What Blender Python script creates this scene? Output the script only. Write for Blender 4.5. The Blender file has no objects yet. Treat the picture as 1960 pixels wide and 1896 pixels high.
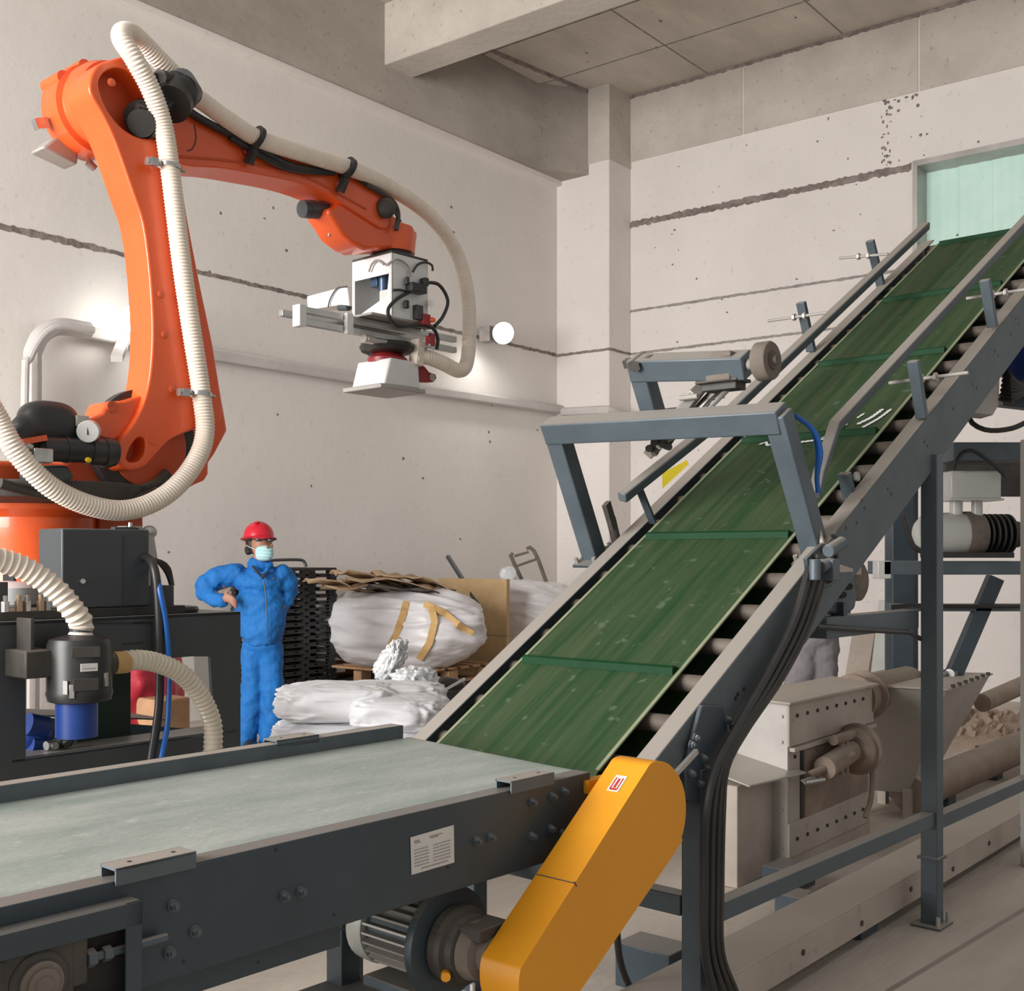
import bpy, bmesh, math, random
from mathutils import Vector, Matrix, noise
random.seed(7)
V = Vector; PI = math.pi
C = bpy.context.scene
# ------------------------------------------------------------------ camera, world, light, exposure
FL, HZ, CX, CY = 2230.0, 1.5, 980.0, 1060.0
cd = bpy.data.cameras.new('camera'); cam = bpy.data.objects.new('camera', cd); C.collection.objects.link(cam)
cam.location = (0, 0, HZ); cam.rotation_euler = (PI/2, 0, 0)
cd.sensor_width = 36; cd.sensor_fit = 'HORIZONTAL'; cd.lens = 36*FL/1960; cd.shift_y = 112/1960
cd.clip_start = .05; cd.clip_end = 200
C.camera = cam
w = bpy.data.worlds.new('world'); C.world = w; w.use_nodes = True
bg = w.node_tree.nodes['Background']; bg.inputs[0].default_value = (1.0, .965, .93, 1); bg.inputs[1].default_value = .49
C.view_settings.view_transform = 'Standard'; C.view_settings.look = 'None'
C.view_settings.gamma = 1; C.view_settings.exposure = 0.0
# daylight entering through the hall's big door (behind the camera, to the left)
def area(name, loc, target, sx, sy, power, col):
    l = bpy.data.lights.new(name, 'AREA'); l.shape = 'RECTANGLE'; l.size = sx; l.size_y = sy; l.energy = power; l.color = col
    o = bpy.data.objects.new(name, l); C.collection.objects.link(o); o.location = loc
    o.rotation_euler = (V(target)-V(loc)).to_track_quat('-Z', 'Y').to_euler(); return o
area('door_daylight', (-7.2, -.4, 3.3), (1.0, 9.0, 2.2), 5.0, 4.6, 1490, (1, .985, .96))

# ------------------------------------------------------------------ frames
c = V((.6621, .7494, 0)); n = V((-.7494, .6621, 0)); z = V((0, 0, 1)); O = V((.2, 2.973, 0))
CAM = V((0, 0, HZ))
def S(s, t, zz): return O + c*s + n*t + z*zz
TH = math.atan(.586); ci = c*math.cos(TH) + z*math.sin(TH); ni = -c*math.sin(TH) + z*math.cos(TH)
I0 = S(.284, 0, .90)
def I(q, t, h): return I0 + ci*q + n*t + ni*h
u = V((.6206, .7841, 0)); v = V((-.7841, .6206, 0)); K = V((.866, 15.2, 0))
def R(a, b, zz): return K + u*a + v*b + z*zz
def ray(px, py): return V(((px-CX)/FL, 1, -(py-CY)/FL))
def F(px, py, d): return CAM + ray(px, py)*d
def onp(px, py, P0, N):
    r = ray(px, py); return CAM + r*((P0-CAM).dot(N)/r.dot(N))
def on_t(px, py, t): return onp(px, py, O+n*t, n)
def on_z(px, py, zz): return onp(px, py, V((0, 0, zz)), z)
def on_i(px, py, h=0): return onp(px, py, I0+ni*h, ni)
def on_b(px, py, b): return onp(px, py, R(0, b, 0), v)      # plane parallel to the left wall
def on_a(px, py, a): return onp(px, py, R(a, 0, 0), u)      # plane parallel to the right wall
AX = (c, n, z); AI = (ci, n, ni); AR = (u, v, z)

# ------------------------------------------------------------------ materials
def mat(name, col, rough=.5, metal=0, col2=None, scale=4, amt=.5, bump=0, bscale=30, stretch=None, ang=0, dust=0, dustcol=(.42,.36,.30), spec=.5, detail=5, emit=None, trans=0, alpha=1, speck=0, speckcol=(.1,.08,.06), coat=0):
    m = bpy.data.materials.new(name); m.use_nodes = True; nt = m.node_tree; N = nt.nodes; L = nt.links
    b = N['Principled BSDF']; b.inputs['Roughness'].default_value = rough; b.inputs['Metallic'].default_value = metal
    b.inputs['Specular IOR Level'].default_value = spec; b.inputs['Coat Weight'].default_value = coat
    b.inputs['Transmission Weight'].default_value = trans; b.inputs['Alpha'].default_value = alpha
    tc = N.new('ShaderNodeTexCoord'); mp = N.new('ShaderNodeMapping'); L.new(tc.outputs['Object'], mp.inputs[0])
    r1 = mp
    if ang:
        mp.inputs['Rotation'].default_value = (0, 0, -ang)
    if stretch:
        mp2 = N.new('ShaderNodeMapping'); L.new(mp.outputs[0], mp2.inputs[0]); mp2.inputs['Scale'].default_value = stretch; r1 = mp2
    c2 = col2 or tuple(x*.75 for x in col)
    nz = N.new('ShaderNodeTexNoise'); nz.inputs['Scale'].default_value = scale; nz.inputs['Detail'].default_value = detail; nz.inputs['Roughness'].default_value = .62
    L.new(r1.outputs[0], nz.inputs['Vector'])
    rp = N.new('ShaderNodeValToRGB'); rp.color_ramp.elements[0].position = .5-.3*(1-amt)-.02; rp.color_ramp.elements[1].position = .5+.3*(1-amt)+.02
    rp.color_ramp.elements[0].color = (*c2, 1); rp.color_ramp.elements[1].color = (*col, 1)
    L.new(nz.outputs[0], rp.inputs[0]); out = rp.outputs[0]
    if speck:
        ns = N.new('ShaderNodeTexNoise'); ns.inputs['Scale'].default_value = 17; ns.inputs['Detail'].default_value = 6; L.new(tc.outputs['Object'], ns.inputs['Vector'])
        mr = N.new('ShaderNodeMapRange'); mr.inputs[1].default_value = .64; mr.inputs[2].default_value = .70; mr.inputs[4].default_value = speck; L.new(ns.outputs[0], mr.inputs[0])
        mx = N.new('ShaderNodeMix'); mx.data_type = 'RGBA'; L.new(mr.outputs[0], mx.inputs[0]); L.new(out, mx.inputs[6]); mx.inputs[7].default_value = (*speckcol, 1); out = mx.outputs[2]
    if dust:
        g = N.new('ShaderNodeNewGeometry'); sp = N.new('ShaderNodeSeparateXYZ'); L.new(g.outputs['True Normal'], sp.inputs[0])
        mr = N.new('ShaderNodeMapRange'); mr.inputs[1].default_value = .45; mr.inputs[2].default_value = .9; mr.inputs[4].default_value = dust; L.new(sp.outputs[2], mr.inputs[0])
        mx = N.new('ShaderNodeMix'); mx.data_type = 'RGBA'; L.new(mr.outputs[0], mx.inputs[0]); L.new(out, mx.inputs[6]); mx.inputs[7].default_value = (*dustcol, 1); out = mx.outputs[2]
    L.new(out, b.inputs['Base Color'])
    if bump:
        nb = N.new('ShaderNodeTexNoise'); nb.inputs['Scale'].default_value = bscale; nb.inputs['Detail'].default_value = 6; L.new(r1.outputs[0], nb.inputs['Vector'])
        bp = N.new('ShaderNodeBump'); bp.inputs['Strength'].default_value = bump; bp.inputs['Distance'].default_value = .02; L.new(nb.outputs[0], bp.inputs['Height']); L.new(bp.outputs[0], b.inputs['Normal'])
    if emit:
        b.inputs['Emission Color'].default_value = (*emit[:3], 1); b.inputs['Emission Strength'].default_value = emit[3]
    return m
AC = math.atan2(.7494, .6621); AU = math.atan2(.7841, .6206)
M = {}
M['plaster'] = mat('plaster', (.80,.755,.72), .9, 0, (.71,.67,.635), .7, .2, .15, 9, speck=.2, speckcol=(.36,.33,.30))
M['plaster2'] = mat('plaster2', (.82,.77,.735), .9, 0, (.73,.68,.65), .9, .25, .2, 8, speck=.2, speckcol=(.34,.30,.27))
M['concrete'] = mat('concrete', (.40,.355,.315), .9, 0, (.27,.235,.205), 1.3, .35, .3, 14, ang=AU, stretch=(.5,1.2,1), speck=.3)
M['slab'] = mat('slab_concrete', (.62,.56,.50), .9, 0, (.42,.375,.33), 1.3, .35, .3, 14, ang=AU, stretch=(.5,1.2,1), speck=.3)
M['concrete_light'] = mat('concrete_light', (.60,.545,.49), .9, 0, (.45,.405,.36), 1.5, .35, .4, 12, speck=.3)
M['groove'] = mat('groove', (.17,.14,.125), .95, 0, (.30,.26,.24), 9, .6, .5, 30)
M['linegrey'] = mat('linegrey', (.36,.33,.31), .8, 0, (.25,.23,.22), 9, .6)
M['floor'] = mat('floor_dust', (.58,.515,.445), .85, 0, (.39,.335,.285), 1.1, .35, .25, 12, ang=AC, stretch=(.6,2,1), speck=.5, speckcol=(.5,.45,.4))
M['steel'] = mat('blue_grey_paint', (.046,.066,.082), .42, .1, (.034,.049,.062), 5, .4, dust=.55, dustcol=(.33,.29,.25))
M['steel_lt'] = mat('blue_grey_paint_light', (.092,.118,.138), .45, .1, (.068,.088,.104), 5, .4, dust=.7, dustcol=(.42,.37,.32))
M['rail_dusty'] = mat('dusty_rail', (.115,.138,.155), .6, .1, (.085,.102,.115), 8, .4, dust=.85, dustcol=(.40,.35,.30))
M['dark_grey'] = mat('dark_grey_paint', (.062,.068,.072), .45, .1, (.05,.056,.06), 3, .4, dust=.55, dustcol=(.30,.29,.28))
M['black'] = mat('black_plastic', (.018,.018,.02), .4, 0, (.03,.028,.026), 8, .5)
M['black_dusty'] = mat('black_dusty', (.035,.032,.030), .6, 0, (.07,.06,.05), 8, .5, dust=.5, dustcol=(.2,.17,.14))
M['orange'] = mat('orange_paint', (.80,.115,.022), .33, 0, (.74,.095,.018), 3, .5, coat=.25)
M['orange_dull'] = mat('orange_dull', (.62,.10,.028), .5, 0, (.5,.075,.02), 3, .5)
M['hose'] = mat('cream_hose', (.84,.75,.65), .42, 0, (.76,.66,.56), 10, .5)
M['hose_clear'] = mat('clear_hose', (.72,.66,.54), .3, 0, (.6,.54,.43), 10, .5)
M['white'] = mat('white_paint', (.80,.80,.79), .35, 0, (.72,.72,.71), 4, .5)
M['alu'] = mat('aluminium', (.62,.61,.59), .32, .85, (.5,.5,.48), 6, .5)
M['chrome'] = mat('zinc_steel', (.55,.54,.52), .3, .9, (.4,.4,.39), 20, .5)
M['red'] = mat('red_paint', (.33,.025,.03), .4)
M['belt_pale'] = mat('pale_belt', (.43,.455,.425), .45, 0, (.25,.305,.268), 4.5, .35, .10, 60, ang=AC, stretch=(.6,2.0,1), speck=.4, speckcol=(.55,.56,.52))
M['belt_green'] = mat('green_belt', (.008,.046,.015), .5, 0, (.055,.080,.036), 2.6, .45, .05, 40, ang=AC, stretch=(.45,9,.45), speck=.12, speckcol=(.4,.5,.4), spec=.25)
M['belt_edge'] = mat('belt_edge', (.20,.25,.14), .6, 0, (.28,.28,.19), 12, .4)
M['cleat'] = mat('green_cleat', (.002,.045,.012), .6, 0, (.0015,.03,.008), 12, .4, spec=.2)
M['roller'] = mat('dusty_roller', (.16,.13,.105), .7, .1, (.08,.062,.05), 9, .4)
M['yellow'] = mat('yellow_paint', (.78,.33,.010), .42, 0, (.72,.285,.008), 2.5, .5, speck=.08, speckcol=(.3,.15,.02))
M['blue_cloth'] = mat('blue_cloth', (.004,.155,.49), .75, 0, (.003,.11,.37), 5, .5, .35, 14)
M['red_helmet'] = mat('red_helmet', (.58,.012,.03), .3, 0, (.55,.01,.03), 5, .5)
M['skin'] = mat('skin', (.42,.20,.125), .55)
M['hair'] = mat('hair', (.02,.014,.011), .6)
M['mask'] = mat('mask', (.35,.62,.66), .8, 0, (.5,.72,.74), 18, .5)
M['goggle'] = mat('goggle', (.05,.04,.045), .15)
M['sack'] = mat('woven_sack', (.82,.82,.84), .55, 0, (.74,.75,.78), 3, .4, .15, 16)
M['bulk'] = mat('bulk_bag_film', (.74,.72,.73), .4, 0, (.60,.58,.60), 5, .35, .55, 6, stretch=(.6,.6,2.2))
M['film'] = mat('clear_film', (.78,.79,.80), .12, 0, (.6,.62,.64), 14, .5, .5, 20)
M['card'] = mat('cardboard', (.47,.33,.21), .8, 0, (.36,.245,.15), 5, .4)
M['wood'] = mat('pallet_wood', (.40,.23,.12), .8, 0, (.28,.155,.08), 9, .4)
M['strap'] = mat('ochre_strap', (.62,.40,.16), .7, 0, (.5,.3,.12), 9, .4)
M['blue_pump'] = mat('blue_pump', (.015,.055,.27), .4)
M['blue_hose'] = mat('blue_hose', (.01,.14,.55), .4)
M['steel_box'] = mat('dusty_sheet', (.52,.455,.395), .65, .1, (.38,.325,.275), 3, .4, dust=.6, dustcol=(.56,.50,.43), speck=.25, speckcol=(.2,.16,.13))
M['galv'] = mat('galvanised', (.50,.475,.445), .45, .4, (.38,.355,.33), 3, .4, dust=.6, dustcol=(.48,.425,.37))
M['rust'] = mat('rusty_pipe', (.33,.255,.20), .7, .1, (.21,.155,.115), 6, .4, dust=.5, dustcol=(.42,.36,.3))
M['pvc'] = mat('green_corrugated', (.58,.76,.69), .3, 0, (.48,.67,.60), 3, .3, speck=.3, speckcol=(.36,.5,.44), emit=(.45,.65,.57,.22))
M['jacket'] = mat('cream_enamel', (.56,.57,.54), .3, 0, (.48,.49,.46), 4, .5, dust=.4)
M['trunk'] = mat('trunking_paint', (.62,.585,.565), .6, 0, (.5,.47,.45), 3, .4)
M['label'] = mat('label_white', (.66,.65,.62), .5, 0, (.6,.59,.56), 8, .5)
M['ink'] = mat('label_ink', (.28,.28,.29), .6)
M['inkred'] = mat('label_red', (.55,.04,.03), .5)
M['rubble'] = mat('rubble', (.42,.33,.26), .9, 0, (.28,.2,.15), 9, .4)
M['red_bag'] = mat('red_bag', (.45,.02,.045), .5, 0, (.35,.015,.03), 9, .4)
M['grey_cloth'] = mat('grey_cloth', (.29,.27,.28), .85, 0, (.22,.2,.21), 6, .4, .4, 12)
M['wheel'] = mat('dusty_rubber', (.19,.16,.13), .8, 0, (.12,.1,.085), 12, .4)
M['dark_void'] = mat('dark_steel', (.028,.026,.024), .8)
M['yellow_tag'] = mat('yellow_tag', (.75,.58,.02), .5)
M['gauge'] = mat('gauge_face', (.7,.7,.68), .3)
M['lamp'] = mat('lamp_lens', (.9,.9,.88), .3, emit=(1, .99, .95, 9))

# ------------------------------------------------------------------ mesh builder
WL = {}
class MB:
    def __init__(s): s.v = []; s.f = []
    def add(s, vs, fs):
        b = len(s.v); s.v += [V(x) for x in vs]; s.f += [tuple(b+i for i in f) for f in fs]; return s
    def box(s, p, d, ax=AX):
        p = V(p); hx, hy, hz = ax[0]*d[0]/2, ax[1]*d[1]/2, ax[2]*d[2]/2
        vs = [p+hx*i+hy*j+hz*k for k in (-1, 1) for (i, j) in ((-1,-1),(1,-1),(1,1),(-1,1))]
        return s.add(vs, [(0,3,2,1),(4,5,6,7),(0,1,5,4),(1,2,6,5),(2,3,7,6),(3,0,4,7)])
    def st(s, a, b, t0, t1, z0, z1): return s.box(S((a+b)/2, (t0+t1)/2, (z0+z1)/2), (b-a, t1-t0, z1-z0))
    def inc(s, a, b, t0, t1, h0, h1): return s.box(I((a+b)/2, (t0+t1)/2, (h0+h1)/2), (b-a, t1-t0, h1-h0), AI)
    def rm(s, a, b, t0, t1, z0, z1): return s.box(R((a+b)/2, (t0+t1)/2, (z0+z1)/2), (abs(b-a), abs(t1-t0), z1-z0), AR)
    def bar(s, p0, p1, w_, h_, up=None):
        p0 = V(p0); p1 = V(p1); d = p1-p0; L = d.length; d.normalize(); up = up or z
        if abs(d.dot(up)) > .97: up = n
        y = up.cross(d).normalized(); zz = d.cross(y)
        return s.box((p0+p1)/2, (L, w_, h_), (d, y, zz))
    def cyl(s, p0, p1, r, k=20, r2=None, cap=True):
        p0 = V(p0); p1 = V(p1); r2 = r if r2 is None else r2
        d = (p1-p0).normalized(); a = d.orthogonal().normalized(); b = d.cross(a)
        vs = [q+(a*math.cos(2*PI*i/k)+b*math.sin(2*PI*i/k))*rr for q, rr in ((p0, r), (p1, r2)) for i in range(k)]
        fs = [(i, (i+1)%k, k+(i+1)%k, k+i) for i in range(k)]
        if cap: fs += [tuple(range(k))[::-1], tuple(range(k, 2*k))]
        return s.add(vs, fs)
    def lathe(s, p, d, prof, k=28):
        p = V(p); d = V(d).normalized(); a = d.orthogonal().normalized(); b = d.cross(a); m_ = len(prof)
        vs = [p+d*h+(a*math.cos(2*PI*i/k)+b*math.sin(2*PI*i/k))*r for h, r in prof for i in range(k)]
        fs = [(j*k+i, j*k+(i+1)%k, (j+1)*k+(i+1)%k, (j+1)*k+i) for j in range(m_-1) for i in range(k)]
        fs += [tuple(range(k))[::-1], tuple(range((m_-1)*k, m_*k))]
        return s.add(vs, fs)
    def tube(s, pts, r, k=12, cap=True, up=None):
        pts = [V(p) for p in pts]; m_ = len(pts); rr = r if callable(r) else (lambda i: r)
        T = [(pts[min(i+1, m_-1)]-pts[max(i-1, 0)]).normalized() for i in range(m_)]
        a = T[0].orthogonal().normalized(); vs = []
        for i in range(m_):
            a = (a-T[i]*a.dot(T[i])).normalized(); b = T[i].cross(a); q = rr(i)
            vs += [pts[i]+(a*math.cos(2*PI*j/k)+b*math.sin(2*PI*j/k))*q for j in range(k)]
        fs = [(i*k+j, i*k+(j+1)%k, (i+1)*k+(j+1)%k, (i+1)*k+j) for i in range(m_-1) for j in range(k)]
        if cap: fs += [tuple(range(k))[::-1], tuple(range((m_-1)*k, m_*k))]
        return s.add(vs, fs)
    def ell(s, p, r, ax=(V((1,0,0)), V((0,1,0)), z), k=20, m_=12, e=1.0):
        p = V(p); vs = []
        sg = lambda x: math.copysign(abs(x)**e, x)
        for j in range(1, m_):
            th = PI*j/m_
            for i in range(k):
                ph = 2*PI*i/k
                vs.append(p+ax[0]*r[0]*sg(math.sin(th))*sg(math.cos(ph))+ax[1]*r[1]*sg(math.sin(th))*sg(math.sin(ph))+ax[2]*r[2]*sg(math.cos(th)))
        vs += [p+ax[2]*r[2], p-ax[2]*r[2]]; N_ = len(vs)
        fs = [(j*k+i, (j+1)*k+i, (j+1)*k+(i+1)%k, j*k+(i+1)%k) for j in range(m_-2) for i in range(k)]
        fs += [(N_-2, i, (i+1)%k) for i in range(k)] + [(N_-1, (m_-2)*k+(i+1)%k, (m_-2)*k+i) for i in range(k)]
        return s.add(vs, fs)
    def prism(s, outer, ex, holes=()):
        bm = bmesh.new(); ex = V(ex); loops = [outer]+list(holes); rings = []
        for lp in loops:
            vv = [bm.verts.new(V(p)) for p in lp]; rings.append(vv)
            for i in range(len(vv)): bm.edges.new((vv[i], vv[(i+1)%len(vv)]))
        bmesh.ops.triangle_fill(bm, use_beauty=True, edges=bm.edges[:])
        bm.verts.index_update(); k = len(bm.verts)
        fr = [tuple(x.index for x in f.verts) for f in bm.faces]
        nn = (V(outer[1])-V(outer[0])).cross(V(outer[2])-V(outer[1]))
        vs = [x.co.copy() for x in bm.verts]; vs += [x+ex for x in vs]
        fs = fr + [tuple(i+k for i in f[::-1]) for f in fr]
        for vv in rings:
            m_ = len(vv)
            for i in range(m_):
                a, b = vv[i].index, vv[(i+1)%m_].index; fs.append((a, b, b+k, a+k))
        bm.free(); return s.add(vs, fs)
    def build(s, name, m, parent=None, bevel=0, smooth=35, loc=None, seg=2):
        if parent is not None: base = WL[parent.name]
        elif loc is not None: base = V(loc)
        else:
            xs = [q.x for q in s.v]; ys = [q.y for q in s.v]
            base = V(((min(xs)+max(xs))/2, (min(ys)+max(ys))/2, min(q.z for q in s.v)))
        me = bpy.data.meshes.new(name); me.from_pydata([tuple(q-base) for q in s.v], [], s.f)
        bm = bmesh.new(); bm.from_mesh(me); bmesh.ops.recalc_face_normals(bm, faces=bm.faces); bm.to_mesh(me); bm.free()
        me.materials.append(M[m] if isinstance(m, str) else m)
        for p in me.polygons: p.use_smooth = True
        me.set_sharp_from_angle(angle=math.radians(smooth))
        o = bpy.data.objects.new(name, me); C.collection.objects.link(o)
        if parent is not None: o.parent = parent
        else: o.location = base
        WL[o.name] = base
        if bevel:
            b = o.modifiers.new('bevel', 'BEVEL'); b.width = bevel; b.segments = seg; b.limit_method = 'ANGLE'; b.angle_limit = math.radians(40); b.harden_normals = False
        return o
def thing(name, label, cat, loc, group=None):
    o = bpy.data.objects.new(name, None); C.collection.objects.link(o); o.location = loc; o.empty_display_size = .1
    WL[o.name] = V(loc); return tag(o, label, cat, group)
def tag(o, label=None, cat=None, group=None, kind=None):
    if label: o['label'] = label
    if cat: o['category'] = cat
    if group: o['group'] = group
    if kind: o['kind'] = kind
    return o
def struct(o, label=None): o['kind'] = 'structure'; return o
def copy_tree(root, off, label=None):
    r = root.copy(); C.collection.objects.link(r); r.location = root.location + V(off)
    if label: r['label'] = label
    for ch in root.children:
        k = ch.copy(); C.collection.objects.link(k); k.parent = r
        for g in ch.children:
            h = g.copy(); C.collection.objects.link(h); h.parent = k
    return r
def spline(pts, step=.01):
    P = [V(p) for p in pts]; P = [P[0]*2-P[1]]+P+[P[-1]*2-P[-2]]; out = []
    for i in range(1, len(P)-2):
        a, b, d, e = P[i-1:i+3]; L = (d-b).length; m_ = max(2, int(L/step))
        for j in range(m_):
            t = j/m_; out.append(.5*((2*b)+(d-a)*t+(2*a-5*b+4*d-e)*t*t+(3*b-a-3*d+e)*t**3))
    out.append(P[-2]); return out
def resample(pts, step):
    out = [pts[0]]; acc = 0
    for i in range(1, len(pts)):
        a = pts[i-1]; b = pts[i]; L = (b-a).length
        while acc+L >= step:
            a = a+(b-a)*((step-acc)/L) if L else a; L = (b-a).length; acc = 0; out.append(a)
        acc += L
    return out
def hose(pts, r, pitch=.012, depth=.07, k=18):
    p = resample(spline(pts, .004), pitch/4); m = MB()
    return m.tube(p, lambda i: r*(1+depth*(.0, 1, .0, -1)[i % 4]), k)
def blob(mb, name, m, parent, voxel=.012, sm=6, disp=0, dscale=.1, loc=None):
    o = mb.build(name, m, parent, smooth=180, loc=loc)
    r = o.modifiers.new('remesh', 'REMESH'); r.mode = 'VOXEL'; r.voxel_size = voxel; r.use_smooth_shade = True
    s_ = o.modifiers.new('smooth', 'SMOOTH'); s_.iterations = sm; s_.factor = .5
    if disp:
        tx = bpy.data.textures.new(name+'_folds', 'CLOUDS'); tx.noise_scale = dscale
        d = o.modifiers.new('folds', 'DISPLACE'); d.texture = tx; d.strength = disp; d.mid_level = .5
    return o
def csm(P, k=4):
    out = []; N_ = len(P)
    for i in range(N_):
        a, b, d, e = [V((*P[(i+j) % N_], 0)) for j in (-1, 0, 1, 2)]
        for j in range(k):
            t = j/k; q = .5*((2*b)+(d-a)*t+(2*a-5*b+4*d-e)*t*t+(3*b-a-3*d+e)*t**3); out.append((q.x, q.y))
    return out
def cloth(name, m, p, r, ax, e, fold, nu=110, nv=64, parent=None):
    mb = MB().ell((0, 0, 0), (1, 1, 1), (V((1,0,0)), V((0,1,0)), z), nu, nv, e); vs = []
    for q in mb.v:
        f = 1+fold(q); vs.append(V(p)+ax[0]*q.x*r[0]*f+ax[1]*q.y*r[1]*f+ax[2]*q.z*r[2]*(f if q.z > 0 else 1))
    mb.v = vs; return mb.build(name, m, parent, smooth=180, loc=V(p)-ax[2]*r[2])
def caps(m, pts, k=16):
    """limb through joints: (point, radius) list, round ends"""
    P = [V(p) for p, r in pts]; Rr = [r for p, r in pts]
    for i, p in enumerate(P): m.ell(p, (Rr[i],)*3, k=k, m_=10)
    for i in range(len(P)-1): m.cyl(P[i], P[i+1], Rr[i], k, Rr[i+1])
    return m
def lerp(a, b, t): return V(a)*(1-t)+V(b)*t
# ------------------------------------------------------------------ the room
ZC = 7.28
fl = MB().rm(-22, 2, -16, 4, -.2, 0).build('floor', 'floor'); struct(fl)
cl = MB().rm(-9.4, 1, -9, .4, ZC, ZC+.3).build('ceiling', 'slab'); struct(cl)
wl = MB().rm(-9.4, .4, 0, .35, 0, ZC).build('wall_left', 'plaster'); struct(wl)
# right wall with a window opening
W0, W1, WZ0, WZ1 = -4.38, -6.6, 4.05, 5.70
m = MB(); m.rm(0, .35, -9.5, W1, 0, ZC); m.rm(0, .35, W1, W0, 0, WZ0); m.rm(0, .35, W1, W0, WZ1, ZC); m.rm(0, .35, W0, 0, 0, ZC)
wr = m.build('wall_right', 'plaster2'); struct(wr)
# concrete ring beam on the right wall, cast joints cut in
m = MB()
for a, b in ((-.80, -2.36), (-2.38, -4.43), (-4.45, -6.9), (-6.92, -9)): m.rm(-.012, .01, b, a, 6.44, ZC)
struct(m.build('trim_1', 'concrete_light'))
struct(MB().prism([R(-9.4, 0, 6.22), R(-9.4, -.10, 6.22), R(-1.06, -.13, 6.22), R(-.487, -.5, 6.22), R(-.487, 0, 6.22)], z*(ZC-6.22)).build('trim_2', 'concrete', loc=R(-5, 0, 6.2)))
struct(MB().rm(-9.4, -.487, -.085, 0, 6.16, 6.22).build('trim_3', 'plaster2'))
pA = on_b(735, 124, -.11); pB = on_b(788, 150, -.11)
aA, aB, zB = (pA-K).dot(u), (pB-K).dot(u), (pA.z+pB.z)/2
struct(MB().rm(aA, aB, -9, -.1, zB, ZC).build('trim_4', 'concrete_light', bevel=.012))
struct(MB().rm(-.486, 0, -.803, 0, 0, ZC).build('trim_5', 'plaster2', bevel=.01))
m = MB().rm(-.495, 0, -.812, 0, 6.35, ZC); struct(m.build('trim_6', 'concrete_light'))
# shutter board marks on the slab
m = MB()
for b in (-1.9, -3.6, -5.3): m.rm(-3.6, 0, b-.006, b+.006, ZC-.006, ZC+.002)
for a in (-1.0, -2.1, -3.1): m.rm(a-.005, a+.005, -9, -.1, ZC-.006, ZC+.002)
struct(m.build('trim_7', 'groove'))
# rough raked joints: jagged strips lying in the wall faces
def joint(pts, h, seed, m=None):
    m = m or MB(); rnd = random.Random(seed); top = []; bot = []
    (p0, p1, nn) = pts; L = (p1-p0).length; k = max(4, int(L/.035))
    for i in range(k+1):
        q = lerp(p0, p1, i/k); top.append(q+z*(h*(.35+.35*rnd.random()))); bot.append(q-z*(h*(.35+.35*rnd.random())))
    b = len(m.v); k1 = k+1
    m.v += top+bot+[q-nn*.02 for q in top]+[q-nn*.02 for q in bot]
    for i in range(k): m.f += [(b+i, b+i+1, b+k1+i+1, b+k1+i), (b+i, b+2*k1+i, b+2*k1+i+1, b+i+1), (b+k1+i, b+k1+i+1, b+3*k1+i+1, b+3*k1+i)]
    return m
RW = -.004
struct(joint((R(RW, -.803, 5.65), R(RW, W0+.02, 5.65), -u), .075, 1).build('trim_8', 'groove'))
m = joint((R(RW, -.803, 4.56), R(RW, -4.3, 4.56), -u), .028, 2); joint((R(RW, -.803, 4.02), R(RW, -6, 4.02), -u), .028, 3, m)
struct(m.build('trim_9', 'linegrey'))
m = joint((R(-6.9, -.004, 4.05), R(-9.3, -.004, 4.05), -v), .05, 4); joint((R(-.5, -.004, 4.03), R(-6.9, -.004, 4.05), -v), .035, 5, m)
joint((R(-.49, -.803, 4.02), R(-.49, 0, 4.02), -u), .03, 6, m); joint((R(0, -.81, 4.02), R(-.486, -.81, 4.02), -v), .03, 7, m)
struct(m.build('trim_10', 'groove'))
struct(joint((R(-.013, -.81, ZC-.02), R(-.013, -6.5, ZC-.02), -u), .05, 8).build('trim_11', 'groove'))
struct(joint((R(-.49, -.5, ZC-.02), R(-3.6, -.14, ZC-.02), -v), .05, 9).build('trim_12', 'groove'))
# chipped patch of rendering beside the window
m = MB(); rnd = random.Random(5)
for i in range(46):
    side = rnd.random() < .6
    b = -4.02-rnd.random()*.12 if side else -4.02-rnd.random()*.55; zz = 5.72+rnd.random()*.72
    if not side and rnd.random() < .5: zz = 6.36+rnd.random()*.06
    m.ell(R(-.0, b, zz), (.004, .006+.018*rnd.random(), .006+.016*rnd.random()), AR, 7, 5)
struct(m.build('trim_13', 'groove'))
# small holes and chips scattered on both walls
m = MB(); rnd = random.Random(11)
for i in range(60): m.ell(R(0, -1-rnd.random()*5.5, 2.6+rnd.random()*4.5), (.004, .006+.012*rnd.random(), .005+.009*rnd.random()), AR, 7, 5)
for i in range(40): m.ell(R(-.8-rnd.random()*8, 0, .4+rnd.random()*5.6), (.010+.014*rnd.random(), .003, .008+.01*rnd.random()), AR, 7, 5)
for i in range(22): m.ell(R(-.6-rnd.random()*3, -.6-rnd.random()*5, ZC), (.03*rnd.random()+.01, .02, .004), AR, 7, 5)
struct(m.build('trim_14', 'groove'))
pl2 = bpy.data.lights.new('rear_lamp_light', 'SPOT'); pl2.energy = 12; pl2.spot_size = 2.9; pl2.spot_blend = .9; pl2.shadow_soft_size = .12; pl2.color = (1, .98, .93)
po2 = bpy.data.objects.new('rear_lamp_light', pl2); C.collection.objects.link(po2)
lm2 = thing('wall_lamp', 'second round wall lamp hidden behind the upright robot arm', 'lamp', on_b(262, 610, 0))
pq = on_b(262, 610, -.30); MB().lathe(pq, (v*-.8+u*-.5-z*.25).normalized(), [(-.02, .02), (0, .118), (.03, .125), (.045, .09), (.05, .0)], 24).build('lamp_lens', 'lamp', lm2)
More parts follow.
